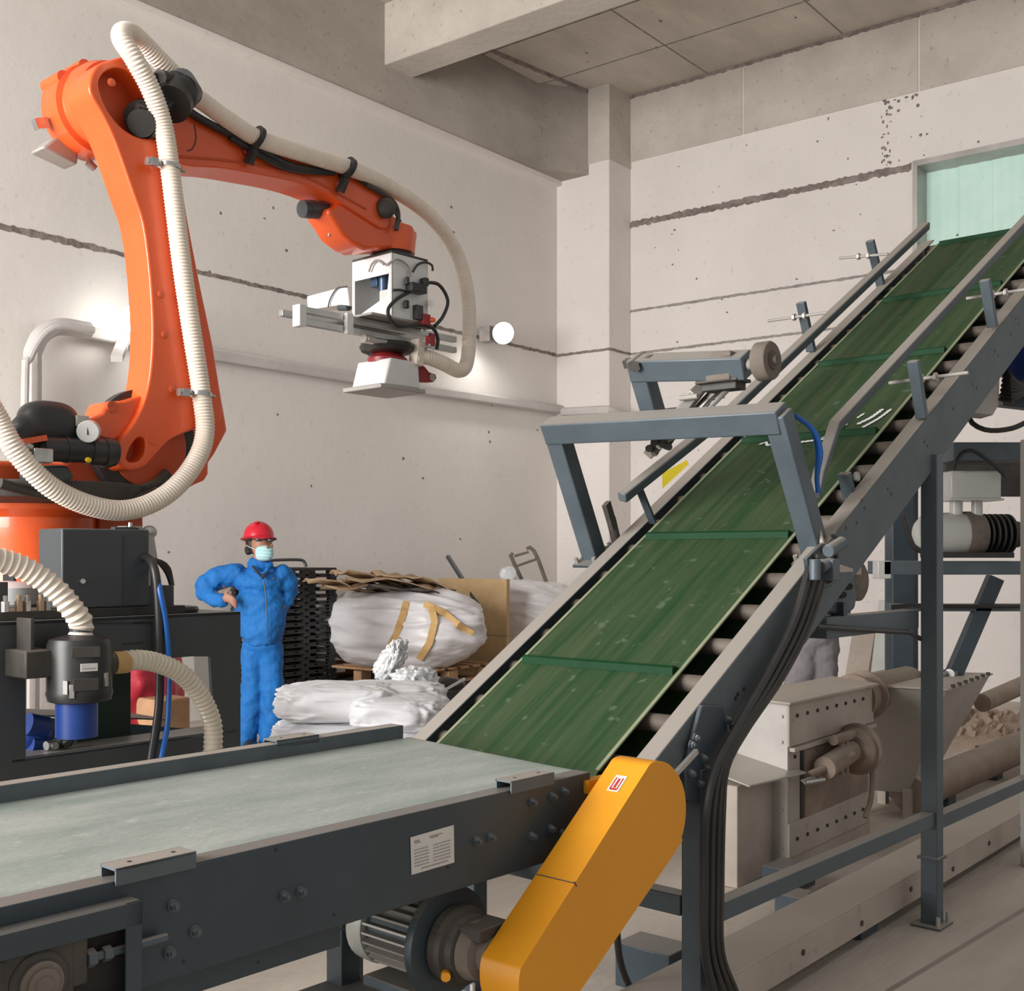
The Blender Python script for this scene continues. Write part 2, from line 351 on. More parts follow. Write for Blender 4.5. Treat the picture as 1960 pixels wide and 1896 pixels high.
MB().bar(on_b(262, 610, 0), pq, .04, .04).build('lamp_bracket', 'dark_grey', lm2)
po2.location = pq+(v*-.8+u*-.5-z*.25).normalized()*.08; po2.rotation_euler = V((-.5, .5, -.3)).to_track_quat('-Z', 'Y').to_euler()
# window: galvanised frame round green corrugated sheets
m = MB(); m.rm(-.03, .34, W0-.05, W0, WZ0, WZ1); m.rm(-.03, .34, W1, W0, WZ1-.06, WZ1); m.rm(-.03, .34, W1, W0, WZ0, WZ0+.05); m.rm(-.03, .34, W1, W1+.05, WZ0, WZ1)
wf = m.build('window_1', 'galv', loc=R(.1, -5.5, WZ0)); struct(wf)
vs = []; fs = []; kk = 110
for i in range(kk+1):
    b = W0-.05+(W1-W0+.1)*i/kk; a = .27+.006*math.sin(i*.55)+.016*((i % 18)/18)
    vs += [R(a, b, WZ0+.05), R(a, b, WZ1-.06)]
for i in range(kk): fs.append((2*i, 2*i+2, 2*i+3, 2*i+1))
MB().add(vs, fs).build('corrugated_sheet', 'pvc', wf)
# trunking along the left wall, dropping down at its left end, with a bracket arm
m = MB()
m.tube([R(-.5, -.07, 3.33), R(-3, -.07, 3.30), R(-7.2, -.07, 3.32)], .075, 4)
t0 = m.build('wall_duct', 'trunk', loc=R(-4, -.07, 3.2), bevel=.02); tag(t0, 'long pale painted duct running along the left wall below the round lamp', 'duct')
m = MB().tube(spline([R(-7.15, -.16, 3.32), R(-7.45, -.16, 3.30), R(-7.62, -.16, 3.12), R(-7.64, -.16, 2.7), R(-7.66, -.16, .2)], .06), .07, 10)
m.tube(spline([R(-7.2, -.30, 3.30), R(-7.55, -.30, 3.26), R(-7.74, -.30, 3.0), R(-7.78, -.30, 2.7), R(-7.80, -.30, .2)], .06), .03, 10)
tag(m.build('cable_conduit', 'trunk', t0), 'grey conduits bending down the wall behind the robot')
m = MB().bar(R(-6.82, -.14, 3.28), R(-7.15, -.55, 3.05), .09, .05); m.build('duct_bracket', 'trunk', t0)
# pipe bend wrapped round the column
m = MB().tube(spline([R(-.5, -.10, 3.30), R(-.56, -.3, 3.28), R(-.58, -.80, 3.26), R(-.55, -.90, 3.24), R(-.1, -.9, 3.22)], .05), .055, 8)
m.tube(spline([R(-.56, -.10, 3.20), R(-.60, -.5, 3.15), R(-.60, -.88, 3.16), R(-.1, -.9, 3.14)], .05), .03, 8)
tag(m.build('column_pipe', 'trunk'), 'pale pipe wrapped around the corner column at duct height', 'pipe')
# round wall lamp
pL = on_b(962, 637, -.34)
lm = thing('wall_lamp', 'lit round floodlight fixed on the left wall above the duct', 'lamp', on_b(940, 640, 0))
ld = (v*-.8+u*-.5-z*.25).normalized()
MB().lathe(pL, ld, [(-.02, .02), (0, .118), (.03, .125), (.045, .09), (.05, .0)], 24).build('lamp_lens', 'lamp', lm)
MB().lathe(pL-ld*.12, ld, [(0, .05), (.05, .09), (.10, .127), (.12, .127)], 24).build('lamp_housing', 'dark_grey', lm)
MB().box(on_b(934, 640, -.12), (.14, .16, .18), AR).build('ballast_box', 'linegrey', lm, bevel=.01)
MB().bar(on_b(940, 640, 0), pL-ld*.1, .03, .03).build('lamp_bracket', 'dark_grey', lm)
pl = bpy.data.lights.new('wall_lamp_light', 'SPOT'); pl.energy = 34; pl.spot_size = 2.6; pl.spot_blend = .8; pl.shadow_soft_size = .1; pl.color = (1, .98, .93)
po = bpy.data.objects.new('wall_lamp_light', pl); C.collection.objects.link(po); po.location = pL+ld*.08
po.rotation_euler = (V((-.15, .25, -1))).to_track_quat('-Z', 'Y').to_euler()

# ------------------------------------------------------------------ horizontal conveyor
hc = thing('horizontal_conveyor', 'flat belt conveyor in the foreground with pale dusty belt and blue grey frame', 'conveyor', S(-1.0, .42, 0))
SE = -.0; SA = -2.1
# belt, with a rounded nose at the discharge end
path = []
for i in range(61):
    s_ = SA+(.02-SA)*i/60; path.append((s_, .935))
for i in range(1, 13):
    a = PI/2-PI*i/12; path.append((.02+.05*math.cos(a), .885+.05*math.sin(a)))
path.append((SA, .835))
vs = []; fs = []; ts = [.05+.75*i/16 for i in range(17)]
for (s_, zz) in path:
    for t in ts: vs.append(S(s_+(.10*(t/.8)**1.2 if s_ > -.3 else 0), t, zz))
for i in range(len(path)-1):
    for j in range(16): fs.append((i*17+j, i*17+j+1, (i+1)*17+j+1, (i+1)*17+j))
MB().add(vs, fs).build('belt', 'belt_pale', hc)
m = MB(); m.st(SA, .0, .0, .008, .752, .94); m.st(SA, .0, .0, .052, .936, .944); m.st(SA, .0, .0, .07, .748, .756)
m.build('near_side_frame', 'steel', hc, bevel=.002)
m = MB().st(SA, .10, .845, .853, .75, .975); m.st(SA, .10, .80, .853, .967, .975); m.st(SA, .10, .80, .806, .93, .97); m.st(SA, .10, .79, .853, .748, .756)
m.build('far_side_frame', 'rail_dusty', hc, bevel=.002)
m = MB()
for q in (-1.7, -1.2, -.7, -.2): m.st(q-.02, q+.02, .01, .845, .78, .81)
m.build('cross_member', 'steel', hc)
MB().st(SA, -.80, .03, .045, .695, .76).build('inner_rail', 'steel', hc, bevel=.002)
m = MB().st(SA, .0, .03, .82, .905, .915); m.build('slider_bed', 'dark_void', hc)
MB().cyl(S(.0, .04, .885), S(.0, .82, .885), .042, 20).build('end_roller', 'roller', hc)
# joint clips on the rails
def clip(px0, py0, px1, py1, zz, far=False):
    a = on_z(px0, py0, zz); b = on_z(px1, py1, zz); sa = (a-O).dot(c); sb = (b-O).dot(c)
    t0, t1 = (.80, .862) if far else (-.006, .045); z1 = .985 if far else .966
    m = MB().st(sa, sb, t0, t1, z1-.005, z1); m.st(sa, sb, t0 if not far else t1-.004, t0+.004 if not far else t1, z1-.03, z1)
    m.st(sa, sb, t0 if far else t1-.004, t0+.004 if far else t1, z1-.022, z1)
    k = m.build('rail_clip', 'rail_dusty', hc)
    m = MB()
    for f_ in (.25, .8): MB().cyl(S(sa+(sb-sa)*f_, (t0+t1)/2, z1-.004), S(sa+(sb-sa)*f_, (t0+t1)/2, z1+.001), .004, 10).build('clip_hole', 'black', k)
clip(282, 1684, 418, 1642, .965); clip(985, 1497, 1068, 1479, .965)
clip(596, 1428, 668, 1414, .985, True); clip(-60, 1550, 22, 1520, .985, True)
# bolts on the near side frame
def bolt(mb, px, py, t=0, r=.0085):
    p = on_t(px, py, t); mb.cyl(p-n*.0, p-n*.004, r*1.35, 14); mb.cyl(p-n*.004, p-n*.013, r, 6); mb.cyl(p-n*.012, p-n*.017, r*.55, 10)
for (px, py) in [(330, 1733), (543, 1715), (575, 1706), (911, 1609), (938, 1602), (1017, 1535), (1056, 1524), (1078, 1514), (1017, 1600), (1054, 1586), (1076, 1595), (372, 1782), (323, 1822)]:
    m = MB(); bolt(m, px, py); m.build('bolt', 'steel_lt', hc)
m = MB()
for (px, py) in [(352, 1840), (528, 1626), (495, 1842), (858, 1660), (640, 1750), (655, 1778)]:
    p = on_t(px, py, 0); MB().cyl(p+n*.001, p-n*.0012, .0035, 8).build('frame_hole', 'black', hc)
# rating plate
P4 = [on_t(785, 1602, -.001), on_t(868, 1578, -.001), on_t(869, 1650, -.001), on_t(787, 1674, -.001)]
pl_ = MB().prism(P4, -n*.0015).build('rating_plate', 'label', hc, bevel=.0006)
m = MB(); rnd = random.Random(3)
def onplate(fx, fy): return lerp(lerp(P4[0], P4[1], fx), lerp(P4[3], P4[2], fx), fy)-n*.0022
def mark(mb, x0, x1, y, h=.012):
    mb.prism([onplate(x0, y), onplate(x1, y), onplate(x1, y+h), onplate(x0, y+h)], -n*.0003)
for r_ in range(6):
    y = .36+r_*.085
    for (x0, x1) in ((.07, .40), (.50, .90)):
        x = x0
        while x < x1:
            l = .02+.05*rnd.random(); mark(m, x, min(x+l, x1), y, .022); x += l+.015
for (x0, x1, y) in ((.07, .17, .12), (.09, .22, .17), (.42, .72, .11), (.46, .60, .15), (.22, .85, .88)):
    x = x0
    while x < x1: mark(m, x, x+.03, y, .03); x += .045
m.build('plate_print', 'ink', pl_)
# take-up opening at the lower left
a0 = (on_t(248, 1740, -.0)-O).dot(c)
m = MB(); m.st(SA, a0, -.035, .0, .905, .913); m.st(SA, a0, -.041, -.035, .872, .913); m.st(a0-.012, a0, -.035, .0, .70, .91); m.st(a0-.03, a0, -.041, -.035, .70, .913)
m.st(SA, a0, -.035, 0, .70, .707); m.build('take_up_frame', 'steel', hc, bevel=.0015)
MB().st(SA, a0-.012, -.004, -.001, .71, .905).build('take_up_recess', 'dark_void', hc)
pc = on_t(75, 1880, -.03)
m = MB(); sc_, zc_ = (pc-O).dot(c), pc.z
m.st(sc_-.055, sc_+.06, -.03, -.005, zc_-.06, zc_+.062); m.st(sc_+.05, sc_+.085, -.028, -.006, zc_-.025, zc_+.055)
m.st(sc_-.075, sc_-.05, -.028, -.006, zc_-.03, zc_+.05)
tb = m.build('take_up_bearing', 'black_dusty', hc, bevel=.004)
MB().lathe(S(sc_, -.028, zc_), -n, [(0, .048), (.004, .05), (.008, .046), (.009, .036)], 32).build('bearing_ring', 'black_dusty', tb)
MB().lathe(S(sc_, -.036, zc_), -n, [(0, .036), (.006, .036), (.007, .026), (.012, .026), (.013, .015), (.015, .014), (.015, .0)], 32).build('shaft_end', 'wheel', tb)
m = MB().cyl(S(sc_+.08, -.018, zc_+.012), S(a0+.06, -.018, zc_+.012), .0075, 12); m.cyl(S(sc_+.085, -.018, zc_+.012), S(sc_+.10, -.018, zc_+.012), .016, 6); m.cyl(S(sc_+.115, -.018, zc_+.012), S(sc_+.13, -.018, zc_+.012), .013, 6)
m.build('tension_screw', 'steel_lt', hc)
m = MB().st(SA, a0-.02, -.03, -.022, zc_-.075, zc_-.065); m.st(SA, a0-.02, -.03, -.022, zc_+.065, zc_+.073); m.build('guide_track', 'steel', hc)
# under-frame: legs
for nm, (s0_, t0_) in {'a': (-.18, .74), 'b': (-1.85, .74), 'c': (-1.85, .10)}.items():
    m = MB().st(s0_-.035, s0_+.035, t0_-.035, t0_+.035, .01, .755); m.st(s0_-.07, s0_+.07, t0_-.07, t0_+.07, 0, .012); m.build('leg', 'steel', hc, bevel=.003)
m = MB().st(-1.85, -.03, .71, .77, .60, .66); m.st(-.24, .9, .70, .76, .46, .53); m.build('under_rail', 'steel', hc, bevel=.003)
m = MB().st(-.82, -.42, .02, .44, .425, .443); m.st(-.50, -.44, .38, .44, .43, .752); m.build('motor_shelf', 'steel', hc, bevel=.003)

# gear motor below the belt, axis along n
pm = on_t(935, 1825, -.04); sm_, zm_ = (pm-O).dot(c), pm.z
gm = thing('gear_motor', 'grey ribbed electric motor with round gearbox hanging under the flat conveyor', 'motor', S(sm_, .2, zm_-.12))
A = lambda t, r=0, a=0: S(sm_+r*math.cos(a), t, zm_+r*math.sin(a))
f0 = .085
MB().lathe(A(f0+.02), n, [(0, .06), (.01, .075), (.20, .075), (.21, .06)], 32).build('motor_body', 'steel_lt', gm)
for i in range(26):
    a = 2*PI*i/26; r0, r1 = .073, .094; d_ = c*math.cos(a)+z*math.sin(a); tt = -c*math.sin(a)+z*math.cos(a)
    MB().box(S(sm_, f0+.115, zm_)+d_*(r0+r1)/2, (r1-r0, .17, .005), (d_, n, tt)).build('cooling_fin', 'galv', gm)
MB().lathe(A(f0+.205), n, [(0, .094), (.006, .097), (.05, .095), (.06, .08), (.062, .0)], 32).build('fan_cover', 'jacket', gm, bevel=0)
MB().lathe(A(f0-.01), n, [(0, .10), (.004, .128), (.015, .130), (.028, .126), (.03, .095)], 44).build('motor_flange', 'steel', gm)
MB().lathe(A(.0), n, [(0, .06), (.008, .075), (.025, .078), (.03, .09), (.045, .092), (.05, .085), (.07, .088), (.078, .075)], 36).build('gearbox', 'black_dusty', gm)
m = MB().lathe(A(-.06), n, [(0, .04), (.02, .042), (.03, .060), (.062, .068)], 30); m.build('output_shaft', 'wheel', gm)
MB().st(sm_-.045, sm_+.06, -.055, .02, zm_+.035, zm_+.065).build('shaft_cover', 'black_dusty', gm, bevel=.004)
MB().st(sm_-.055, sm_+.04, f0+.04, f0+.17, zm_+.085, zm_+.135).build('terminal_box', 'dark_grey', gm, bevel=.008)
MB().cyl(A(.03, .078, 3.7), A(.03, .078, 3.7)-n*.02-c*.02, .011, 12).build('oil_plug', 'yellow', gm)
MB().st(sm_-.09, sm_+.09, f0+.03, f0+.20, zm_-.125, zm_-.10).build('motor_foot', 'steel_lt', gm, bevel=.004)

# yellow chain guard
T0 = -.175
G = [(1009, 1833), (1100, 1690), (1190, 1547), (1234, 1478), (1246, 1461), (1262, 1456), (1280, 1462), (1296, 1479), (1308, 1505), (1313, 1540), (1311, 1575), (1304, 1604), (1290, 1634), (1111, 1896), (1085, 1932), (1058, 1955), (1032, 1962), (1010, 1950), (997, 1922), (993, 1890), (996, 1858)]
Gp = [on_t(x, y, T0) for x, y in csm(G, 3)]
cg = MB().prism(Gp, n*.115).build('chain_guard', 'yellow', smooth=30, bevel=.006)
tag(cg, 'yellow sheet-metal chain guard slanting down from the conveyor joint', 'guard')
def on_edge_top(px, py): return on_t(px, py, T0)
m = MB()
for (px, py, t_) in ((1140, 1500, .0), (945, 1822, -.02)):
    p = on_t(px, py, t_); m.box(p, (.10, .03, .032))
m.build('guard_tab', 'yellow', cg)
# warning sticker on the rim of the guard: rim between outline points 2 and 3
e0, e1 = on_t(1190, 1547, T0), on_t(1234, 1478, T0); ed = (e1-e0).normalized(); up_ = ed.cross(n).normalized()
if up_.z < 0: up_ = -up_
q0 = lerp(e0, e1, .60)+n*.055
st_ = MB().box(q0+up_*.001, (.052, .034, .002), (ed, n, up_)).build('warning_sticker', 'label', cg, bevel=.0005)
m = MB().box(q0+up_*.0024, (.030, .007, .0006), (ed, n, up_))
for k_ in (-.010, .010): m.box(q0+n*k_+up_*.0024, (.036, .0035, .0006), (ed, n, up_))
m.box(q0-ed*.0195+up_*.0024, (.006, .022, .0006), (ed, n, up_)); m.build('sticker_print', 'inkred', st_)
m = MB(); e2 = on_t(1100, 1690, T0); m.box(e2+n*.057+up_*.0006, (.0025, .112, .001), (ed, n, up_)); m.box(on_t(1101, 1691, T0)-n*.0006, (.003, .001, .015), (ed, n, up_)); m.build('cover_seam', 'black_dusty', cg)

# ------------------------------------------------------------------ inclined conveyor
ic = thing('inclined_conveyor', 'steep green cleated belt conveyor rising to the right wall window', 'conveyor', S(2.2, .5, 0))
QE = 4.80                                   # slope length to the head drum
path = [(-.02+QE*i/90, 0.0) for i in range(91)]; qe = path[-1][0]
path = [(-.02-.045*math.sin(PI*k/8), -.045+.045*math.cos(PI*k/8)*-1) for k in range(0, 9)][::1] + path
path = [(-.02-.045*math.sin(PI*k/8), -.045-.045*math.cos(PI*k/8)) for k in range(9)] + [(-.02+QE*i/90, 0.0) for i in range(1, 91)]
qe = path[-1][0]
path += [(qe+.06*math.sin(PI*k/8), -.06+.06*math.cos(PI*k/8)) for k in range(1, 9)] + [(-.02, -.12)]
vs = []; fs = []; B0, B1 = .175, .832; nt = 14
for q, h in path:
    for j in range(nt+1): vs.append(I(q, B0+(B1-B0)*j/nt, h))
for i in range(len(path)-1):
    for j in range(nt): fs.append((i*(nt+1)+j, i*(nt+1)+j+1, (i+1)*(nt+1)+j+1, (i+1)*(nt+1)+j))
MB().add(vs, fs).build('belt', 'belt_green', ic)
m = MB().inc(-.02, qe, B0-.001, B0+.012, -.003, .0025); m.inc(-.02, qe, B1-.012, B1+.001, -.003, .0025); m.build('belt_edging', 'belt_edge', ic)
ct = math.cos(TH)
for s_ in (.683, 1.42, 2.15, 2.87, 3.60, 4.385):
    q = (s_-.284)/ct; MB().prism([I(q-.018, .195, .001), I(q+.022, .195, .001), I(q+.006, .195, .020), I(q-.006, .195, .020)], n*.615).build('cleat', 'cleat', ic)
# white scuffs on the belt, with glare painted in as flat white strips
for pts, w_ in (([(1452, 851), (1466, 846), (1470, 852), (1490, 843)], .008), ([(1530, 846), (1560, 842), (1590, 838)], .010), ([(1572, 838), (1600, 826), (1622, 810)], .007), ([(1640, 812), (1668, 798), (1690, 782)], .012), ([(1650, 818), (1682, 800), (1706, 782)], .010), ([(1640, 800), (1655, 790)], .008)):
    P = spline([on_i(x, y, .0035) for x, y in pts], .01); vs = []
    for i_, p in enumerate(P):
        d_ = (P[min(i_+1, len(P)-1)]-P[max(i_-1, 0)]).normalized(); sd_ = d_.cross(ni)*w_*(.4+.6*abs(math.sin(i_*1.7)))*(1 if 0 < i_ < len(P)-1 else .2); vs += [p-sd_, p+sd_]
    MB().add(vs, [(2*i_, 2*i_+1, 2*i_+3, 2*i_+2) for i_ in range(len(P)-1)]).build('scuff_glare', 'sack', ic)
# return-side carrying rollers seen between belt and rails
for i in range(24):
    q = .06+i*.203
    if q > qe-.05: break
    m = MB().cyl(I(q, .075, -.042), I(q, .885, -.042), .028, 14); m.build('roller', 'roller', ic)
MB().cyl(I(qe, .1, -.06), I(qe, .9, -.06), .055, 24).build('head_drum', 'roller', ic)
MB().inc(0, qe-.05, .1, .88, -.135, -.125).build('under_tray', 'dark_void', ic)
# side channels
m = MB().inc(-.04, 4.98, .018, .026, -.20, .008); m.inc(-.04, 4.98, .018, .085, 0, .008); m.inc(-.04, 4.98, .018, .085, -.20, -.192)
m.build('right_side_frame', 'rail_dusty', ic, bevel=.004)
m = MB().inc(-.04, 4.86, .935, .943, -.20, .008); m.inc(-.04, 4.86, .878, .943, 0, .008); m.inc(-.04, 4.86, .878, .943, -.20, -.192)
m.build('left_side_frame', 'rail_dusty', ic, bevel=.004)
for q in (.9, 2.1, 3.3, 4.5):
    MB().inc(q-.025, q+.025, .026, .935, -.195, -.145).build('cross_member', 'steel', ic)
m = MB(); rnd = random.Random(9)
for (px, py) in [(1412, 1328), (1424, 1318), (1408, 1336), (1650, 957), (1655, 972), (1700, 935), (1706, 945), (1770, 845), (1776, 853), (1862, 735), (1870, 742), (1905, 672), (1911, 680), (1640, 1000), (1945, 610), (1950, 618), (1825, 782), (1935, 640), (1620, 1010)]:
    p = onp(px, py, O+n*.018, n); MB().cyl(p+n*.001, p-n*.0015, .007, 8).build('bolt_hole', 'black', ic)
# worn label on the frame near the pivot
P4b = [onp(1541, 1126, O+n*.018, n), onp(1562, 1106, O+n*.018, n), onp(1566, 1142, O+n*.018, n), onp(1549, 1171, O+n*.018, n), onp(1535, 1160, O+n*.018, n)]
MB().prism(P4b, -n*.002).build('frame_sticker', 'label', ic)
# lower end bracket and bolts
m = MB(); pz = [onp(x, y, O+n*.0, n) for x, y in [(1330, 1400), (1345, 1350), (1385, 1352), (1400, 1430), (1380, 1500), (1345, 1540), (1312, 1530), (1312, 1470)]]
m.prism(pz, n*.016); m.build('pivot_bracket', 'steel', ic, bevel=.003)
for px, py in ((1322, 1425), (1330, 1412), (1345, 1450), (1352, 1470), (1322, 1480), (1340, 1500), (1392, 1377), (1400, 1388)):
    m = MB(); bolt(m, px, py, 0, .010); m.build('bolt', 'steel_lt', ic)
MB().bar(on_t(1288, 1486, -.03), on_t(1333, 1437, -.03), .012, .014).build('latch', 'alu', ic)
# guide rails
HL = .20
def ip(px, py, h): return on_i(px, py, h)
lt = [ip(1770, 432, HL), ip(1398, 790, HL)]; tl = sum((p-O).dot(n) for p in lt)/2
print('left guide t', [(p-O).dot(n) for p in lt])
def IQ(p): return (p-I0).dot(ci)
l0, l1 = lt; lt_pts = [I(IQ(l0), tl, HL), I(IQ(l1), tl, HL)]
pe = ip(1190, 952, HL-.02); le = I(IQ(pe), (pe-O).dot(n), HL-.02)
m = MB(); m.tube([lt_pts[0], lt_pts[1], le], .030, 4); gl = m.build('left_guide_rail', 'rail_dusty', ic, bevel=.006)
MB().bar(le+(lt_pts[1]-le)*.14-z*.0, le+(lt_pts[1]-le)*.16-ni*.18, .03, .012).build('guide_bracket', 'steel', ic)
rt = [ip(2010, 372, HL), ip(1598, 815, HL)]; print('right guide t', [(p-O).dot(n) for p in rt])
tr = sum((p-O).dot(n) for p in rt)/2
r0, r1 = [I(IQ(p), (p-O).dot(n), HL) for p in rt]
re_ = ip(1558, 940, HL-.08); re2 = I(IQ(re_), (re_-O).dot(n), HL-.08)
m = MB(); m.tube([r0, r1, lerp(r1, re2, .75), re2-ni*.015], .030, 4); m.build('right_guide_rail', 'rail_dusty', ic, bevel=.005)
# guide posts with adjusting rods
def gpost(pxt, pyt, pxb, pyb, rod0, rod1, t):
    P0 = O+n*t
    a = onp(pxt, pyt, P0, n); b = onp(pxb, pyb, P0, n)
    k = MB().bar(b, a, .03, .045, up=n).build('guide_post', 'steel_lt', ic, bevel=.004)
    q = onp((rod0[0]+rod1[0])/2, (rod0[1]+rod1[1])/2, P0, n)
    r0_ = onp(rod0[0], rod0[1], q, c); r1_ = onp(rod1[0], rod1[1], q, c)
    MB().cyl(r0_, r1_, .0075, 10).build('adjusting_rod', 'galv', k)
    m = MB(); d_ = (r1_-r0_).normalized(); m.cyl(q-d_*.035, q-d_*.022, .018, 6); m.cyl(q+d_*.022, q+d_*.035, .018, 6); m.build('lock_nut', 'galv', k)
gpost(1665, 460, 1690, 562, (1606, 494), (1700, 486), .93)
gpost(1533, 578, 1553, 672, (1470, 614), (1590, 597), .93)
gpost(1885, 535, 1900, 625, (1850, 571), (1975, 552), .03)
gpost(1748, 690, 1765, 800, (1702, 733), (1853, 713), .03)
gpost(1616, 905, 1626, 950, (1612, 918), (1640, 912), .10)
# portal frame over the belt
bl = ip(1138, 1062, 0); br = ip(1570, 1062, 0)
print('portal base', IQ(bl), (bl-O).dot(n), IQ(br), (br-O).dot(n))
qp = 1.26
pf = thing('portal_frame', 'blue grey square-tube portal standing over the inclined belt', 'frame', I(qp, .5, .008))
def on_q(px, py, q): return onp(px, py, I(q, 0, 0), ci)
for nm, base, top, t in (('l', (1138, 1065), (1062, 815), .955), ('r', (1562, 1060), (1488, 790), .02)):
    b = on_q(*base, qp); tp = on_q(*top, qp); print(nm, (b-O).dot(n), (tp-O).dot(n), (tp-I0).dot(ni), (b-I0).dot(ni))
    MB().bar(b, tp, .075, .075, up=n).build('upright', 'steel_lt', pf, bevel=.006)
    m = MB().box(b, (.16, .12, .012), AI); m.build('base_plate', 'steel', pf, bevel=.003)
    for i_ in (-1, 1):
        for j_ in (-1, 1): MB().cyl(b+ci*.06*i_+n*.045*j_, b+ci*.06*i_+n*.045*j_+ni*.03, .009, 6).build('anchor_nut', 'galv', pf)
a = on_q(1050, 824, qp); b = on_q(1500, 800, qp)
MB().bar(a, b, .085, .085, up=ni).build('cross_beam', 'steel_lt', pf, bevel=.006)
PB0, PB1 = a, b
m = MB().bar(on_q(1164, 1020, qp)+ci*.04, on_q(1150, 972, qp)+ci*.04, .02, .04); m.cyl(on_q(1168, 1062, qp)+ci*.06, on_q(1154, 1005, qp)+ci*.06, .02, 12); m.build('toggle_clamp', 'black_dusty', pf)
# blue hose looped behind the right upright
m = MB().tube(spline([on_q(1505, 815, qp)+ci*.08, on_q(1535, 850, qp)+ci*.10, on_q(1548, 890, qp)+ci*.1, on_q(1546, 930, qp)+ci*.08, on_q(1550, 960, qp)+ci*.07], .01), .009, 8)
m.tube(spline([on_q(1503, 815, qp)+ci*.08, on_q(1525, 850, qp)+ci*.12, on_q(1536, 890, qp)+ci*.12, on_q(1540, 930, qp)+ci*.1], .01), .007, 8)
m.build('air_hose', 'blue_hose', pf)
# electrical cluster at the right pivot of the portal
m = MB(); P_ = lambda x, y, t=-.06: on_t(x, y, t)
m.cyl(P_(1585, 1055), P_(1612, 1038), .022, 14); m.cyl(P_(1570, 1085), P_(1592, 1077), .02, 12); m.box(P_(1588, 1090), (.05, .05, .07)); m.cyl(P_(1560, 1070), P_(1560, 1110), .018, 12)
m.build('pivot_joint', 'steel_lt', pf, bevel=.003)
MB().prism([P_(x, y, .0) for x, y in ((1545, 1068), (1575, 1040), (1602, 1046), (1606, 1082), (1592, 1122), (1562, 1130), (1550, 1104))], n*.016).build('pivot_plate', 'steel', pf, bevel=.003)
for x, y in ((1560, 1066), (1578, 1052), (1596, 1064), (1598, 1092), (1585, 1110), (1566, 1118)):
    m = MB(); bolt(m, x, y, 0, .009); m.build('bolt', 'black_dusty', pf)
MB().prism([P_(x, y, -.03) for x, y in ((1588, 1087), (1606, 1079), (1634, 1088), (1634, 1094), (1590, 1096))], n*.03).build('cream_lever', 'steel_box', pf, bevel=.003)
MB().tube(spline([P_(1552, 962, .06), P_(1562, 985, .06), P_(1568, 1015, .05), P_(1574, 1040, .03)], .01), .008, 8).build('dusty_pipe', 'steel_box', pf)
m = MB().tube(spline([P_(1592, 1024, -.01), P_(1602, 1030, -.02), P_(1608, 1042, -.02)], .01), .007, 8); m.build('hook', 'black', pf)
# ------------------------------------------------------------------ robot pedestal
TP = 2.0
def pt(px, py, t=TP): return on_t(px, py, t)
PR = pt(461, 1168); ZT = 1.275; SR = (PR-O).dot(c); SL = SR-1.75
pd = thing('robot_pedestal', 'dark grey welded steel pedestal with open windows carrying the orange robot', 'pedestal', S((SR+SL)/2, TP+.45, 0))
wL = (pt(50, 1300)-O).dot(c); wR = (pt(364, 1300)-O).dot(c)
def pz_(py, px): return pt(px, py).z
m = MB()
zt1 = pt(364, 1256).z; zs = pt(50, 1450).z
t1280 = pt(50, 1280).z
m.prism([S(SL, TP, .0), S(SR, TP, .0), S(SR, TP, ZT), S(SL, TP, ZT)], n*.02,
        [[S(wL, TP, zs), S((pt(410, 1300)-O).dot(c), TP, zs), S((pt(403, 1300)-O).dot(c), TP, pt(403, 1256).z), S((pt(364, 1256)-O).dot(c), TP, pt(364, 1256).z), S((pt(364, 1256)-O).dot(c)-.001, TP, t1280), S(wL, TP, t1280)]])
m.build('front_panel', 'dark_grey', pd, bevel=.003)
MB().st(SL, SR, TP, TP+.95, ZT-.015, ZT).build('top_plate', 'dark_grey', pd, bevel=.003)
for a_, b_, d_, e_ in ((SR-.12, SR, TP+.83, TP+.95), (SL, SL+.12, TP+.83, TP+.95), (SR-.02, SR, TP+.02, TP+.10)): MB().st(a_, b_, d_, e_, 0, ZT-.015).build('post', 'dark_grey', pd, bevel=.003)
m = MB().st(wL-.05, SR-.02, TP+.0, TP+.18, zs-.012, zs); m.st(SL, SR, TP+.1, TP+.9, zs-.14, zs-.13); m.prism([S(-.38, TP+.3, zs-.1), S(.30, TP+.3, zs-.1), S(.30, TP+.3, zs-.02), S(-.38, TP+.3, zs+.10)], n*.02); m.prism([S(-.38, TP+.3, zs+.1), S(.22, TP+.3, zs+.02), S(.22, TP+.6, zs+.02), S(-.38, TP+.6, zs+.1)], z*.006); m.build('inner_tray', 'steel_lt', pd, bevel=.002)
rs = (on_t(250, 1300, TP+.25)-O).dot(c)
m = MB().st(rs-.22, rs, TP+.25, TP+.27, zs-.02, t1280+.1); m.build('inner_rib', mat('dark_green_panel', (.018,.04,.025), .6), pd)
# doors marks / hatch lines on the front
for (x0, y0, x1, y1) in ((180, 1192, 290, 1192), (292, 1185, 292, 1250), (255, 1192, 276, 1190), (234, 1233, 274, 1229)):
    m = MB(); a, b = pt(x0, y0, TP-.001), pt(x1, y1, TP-.001); m.bar(a, b, .002, .006); m.build('panel_seam', 'black', pd)
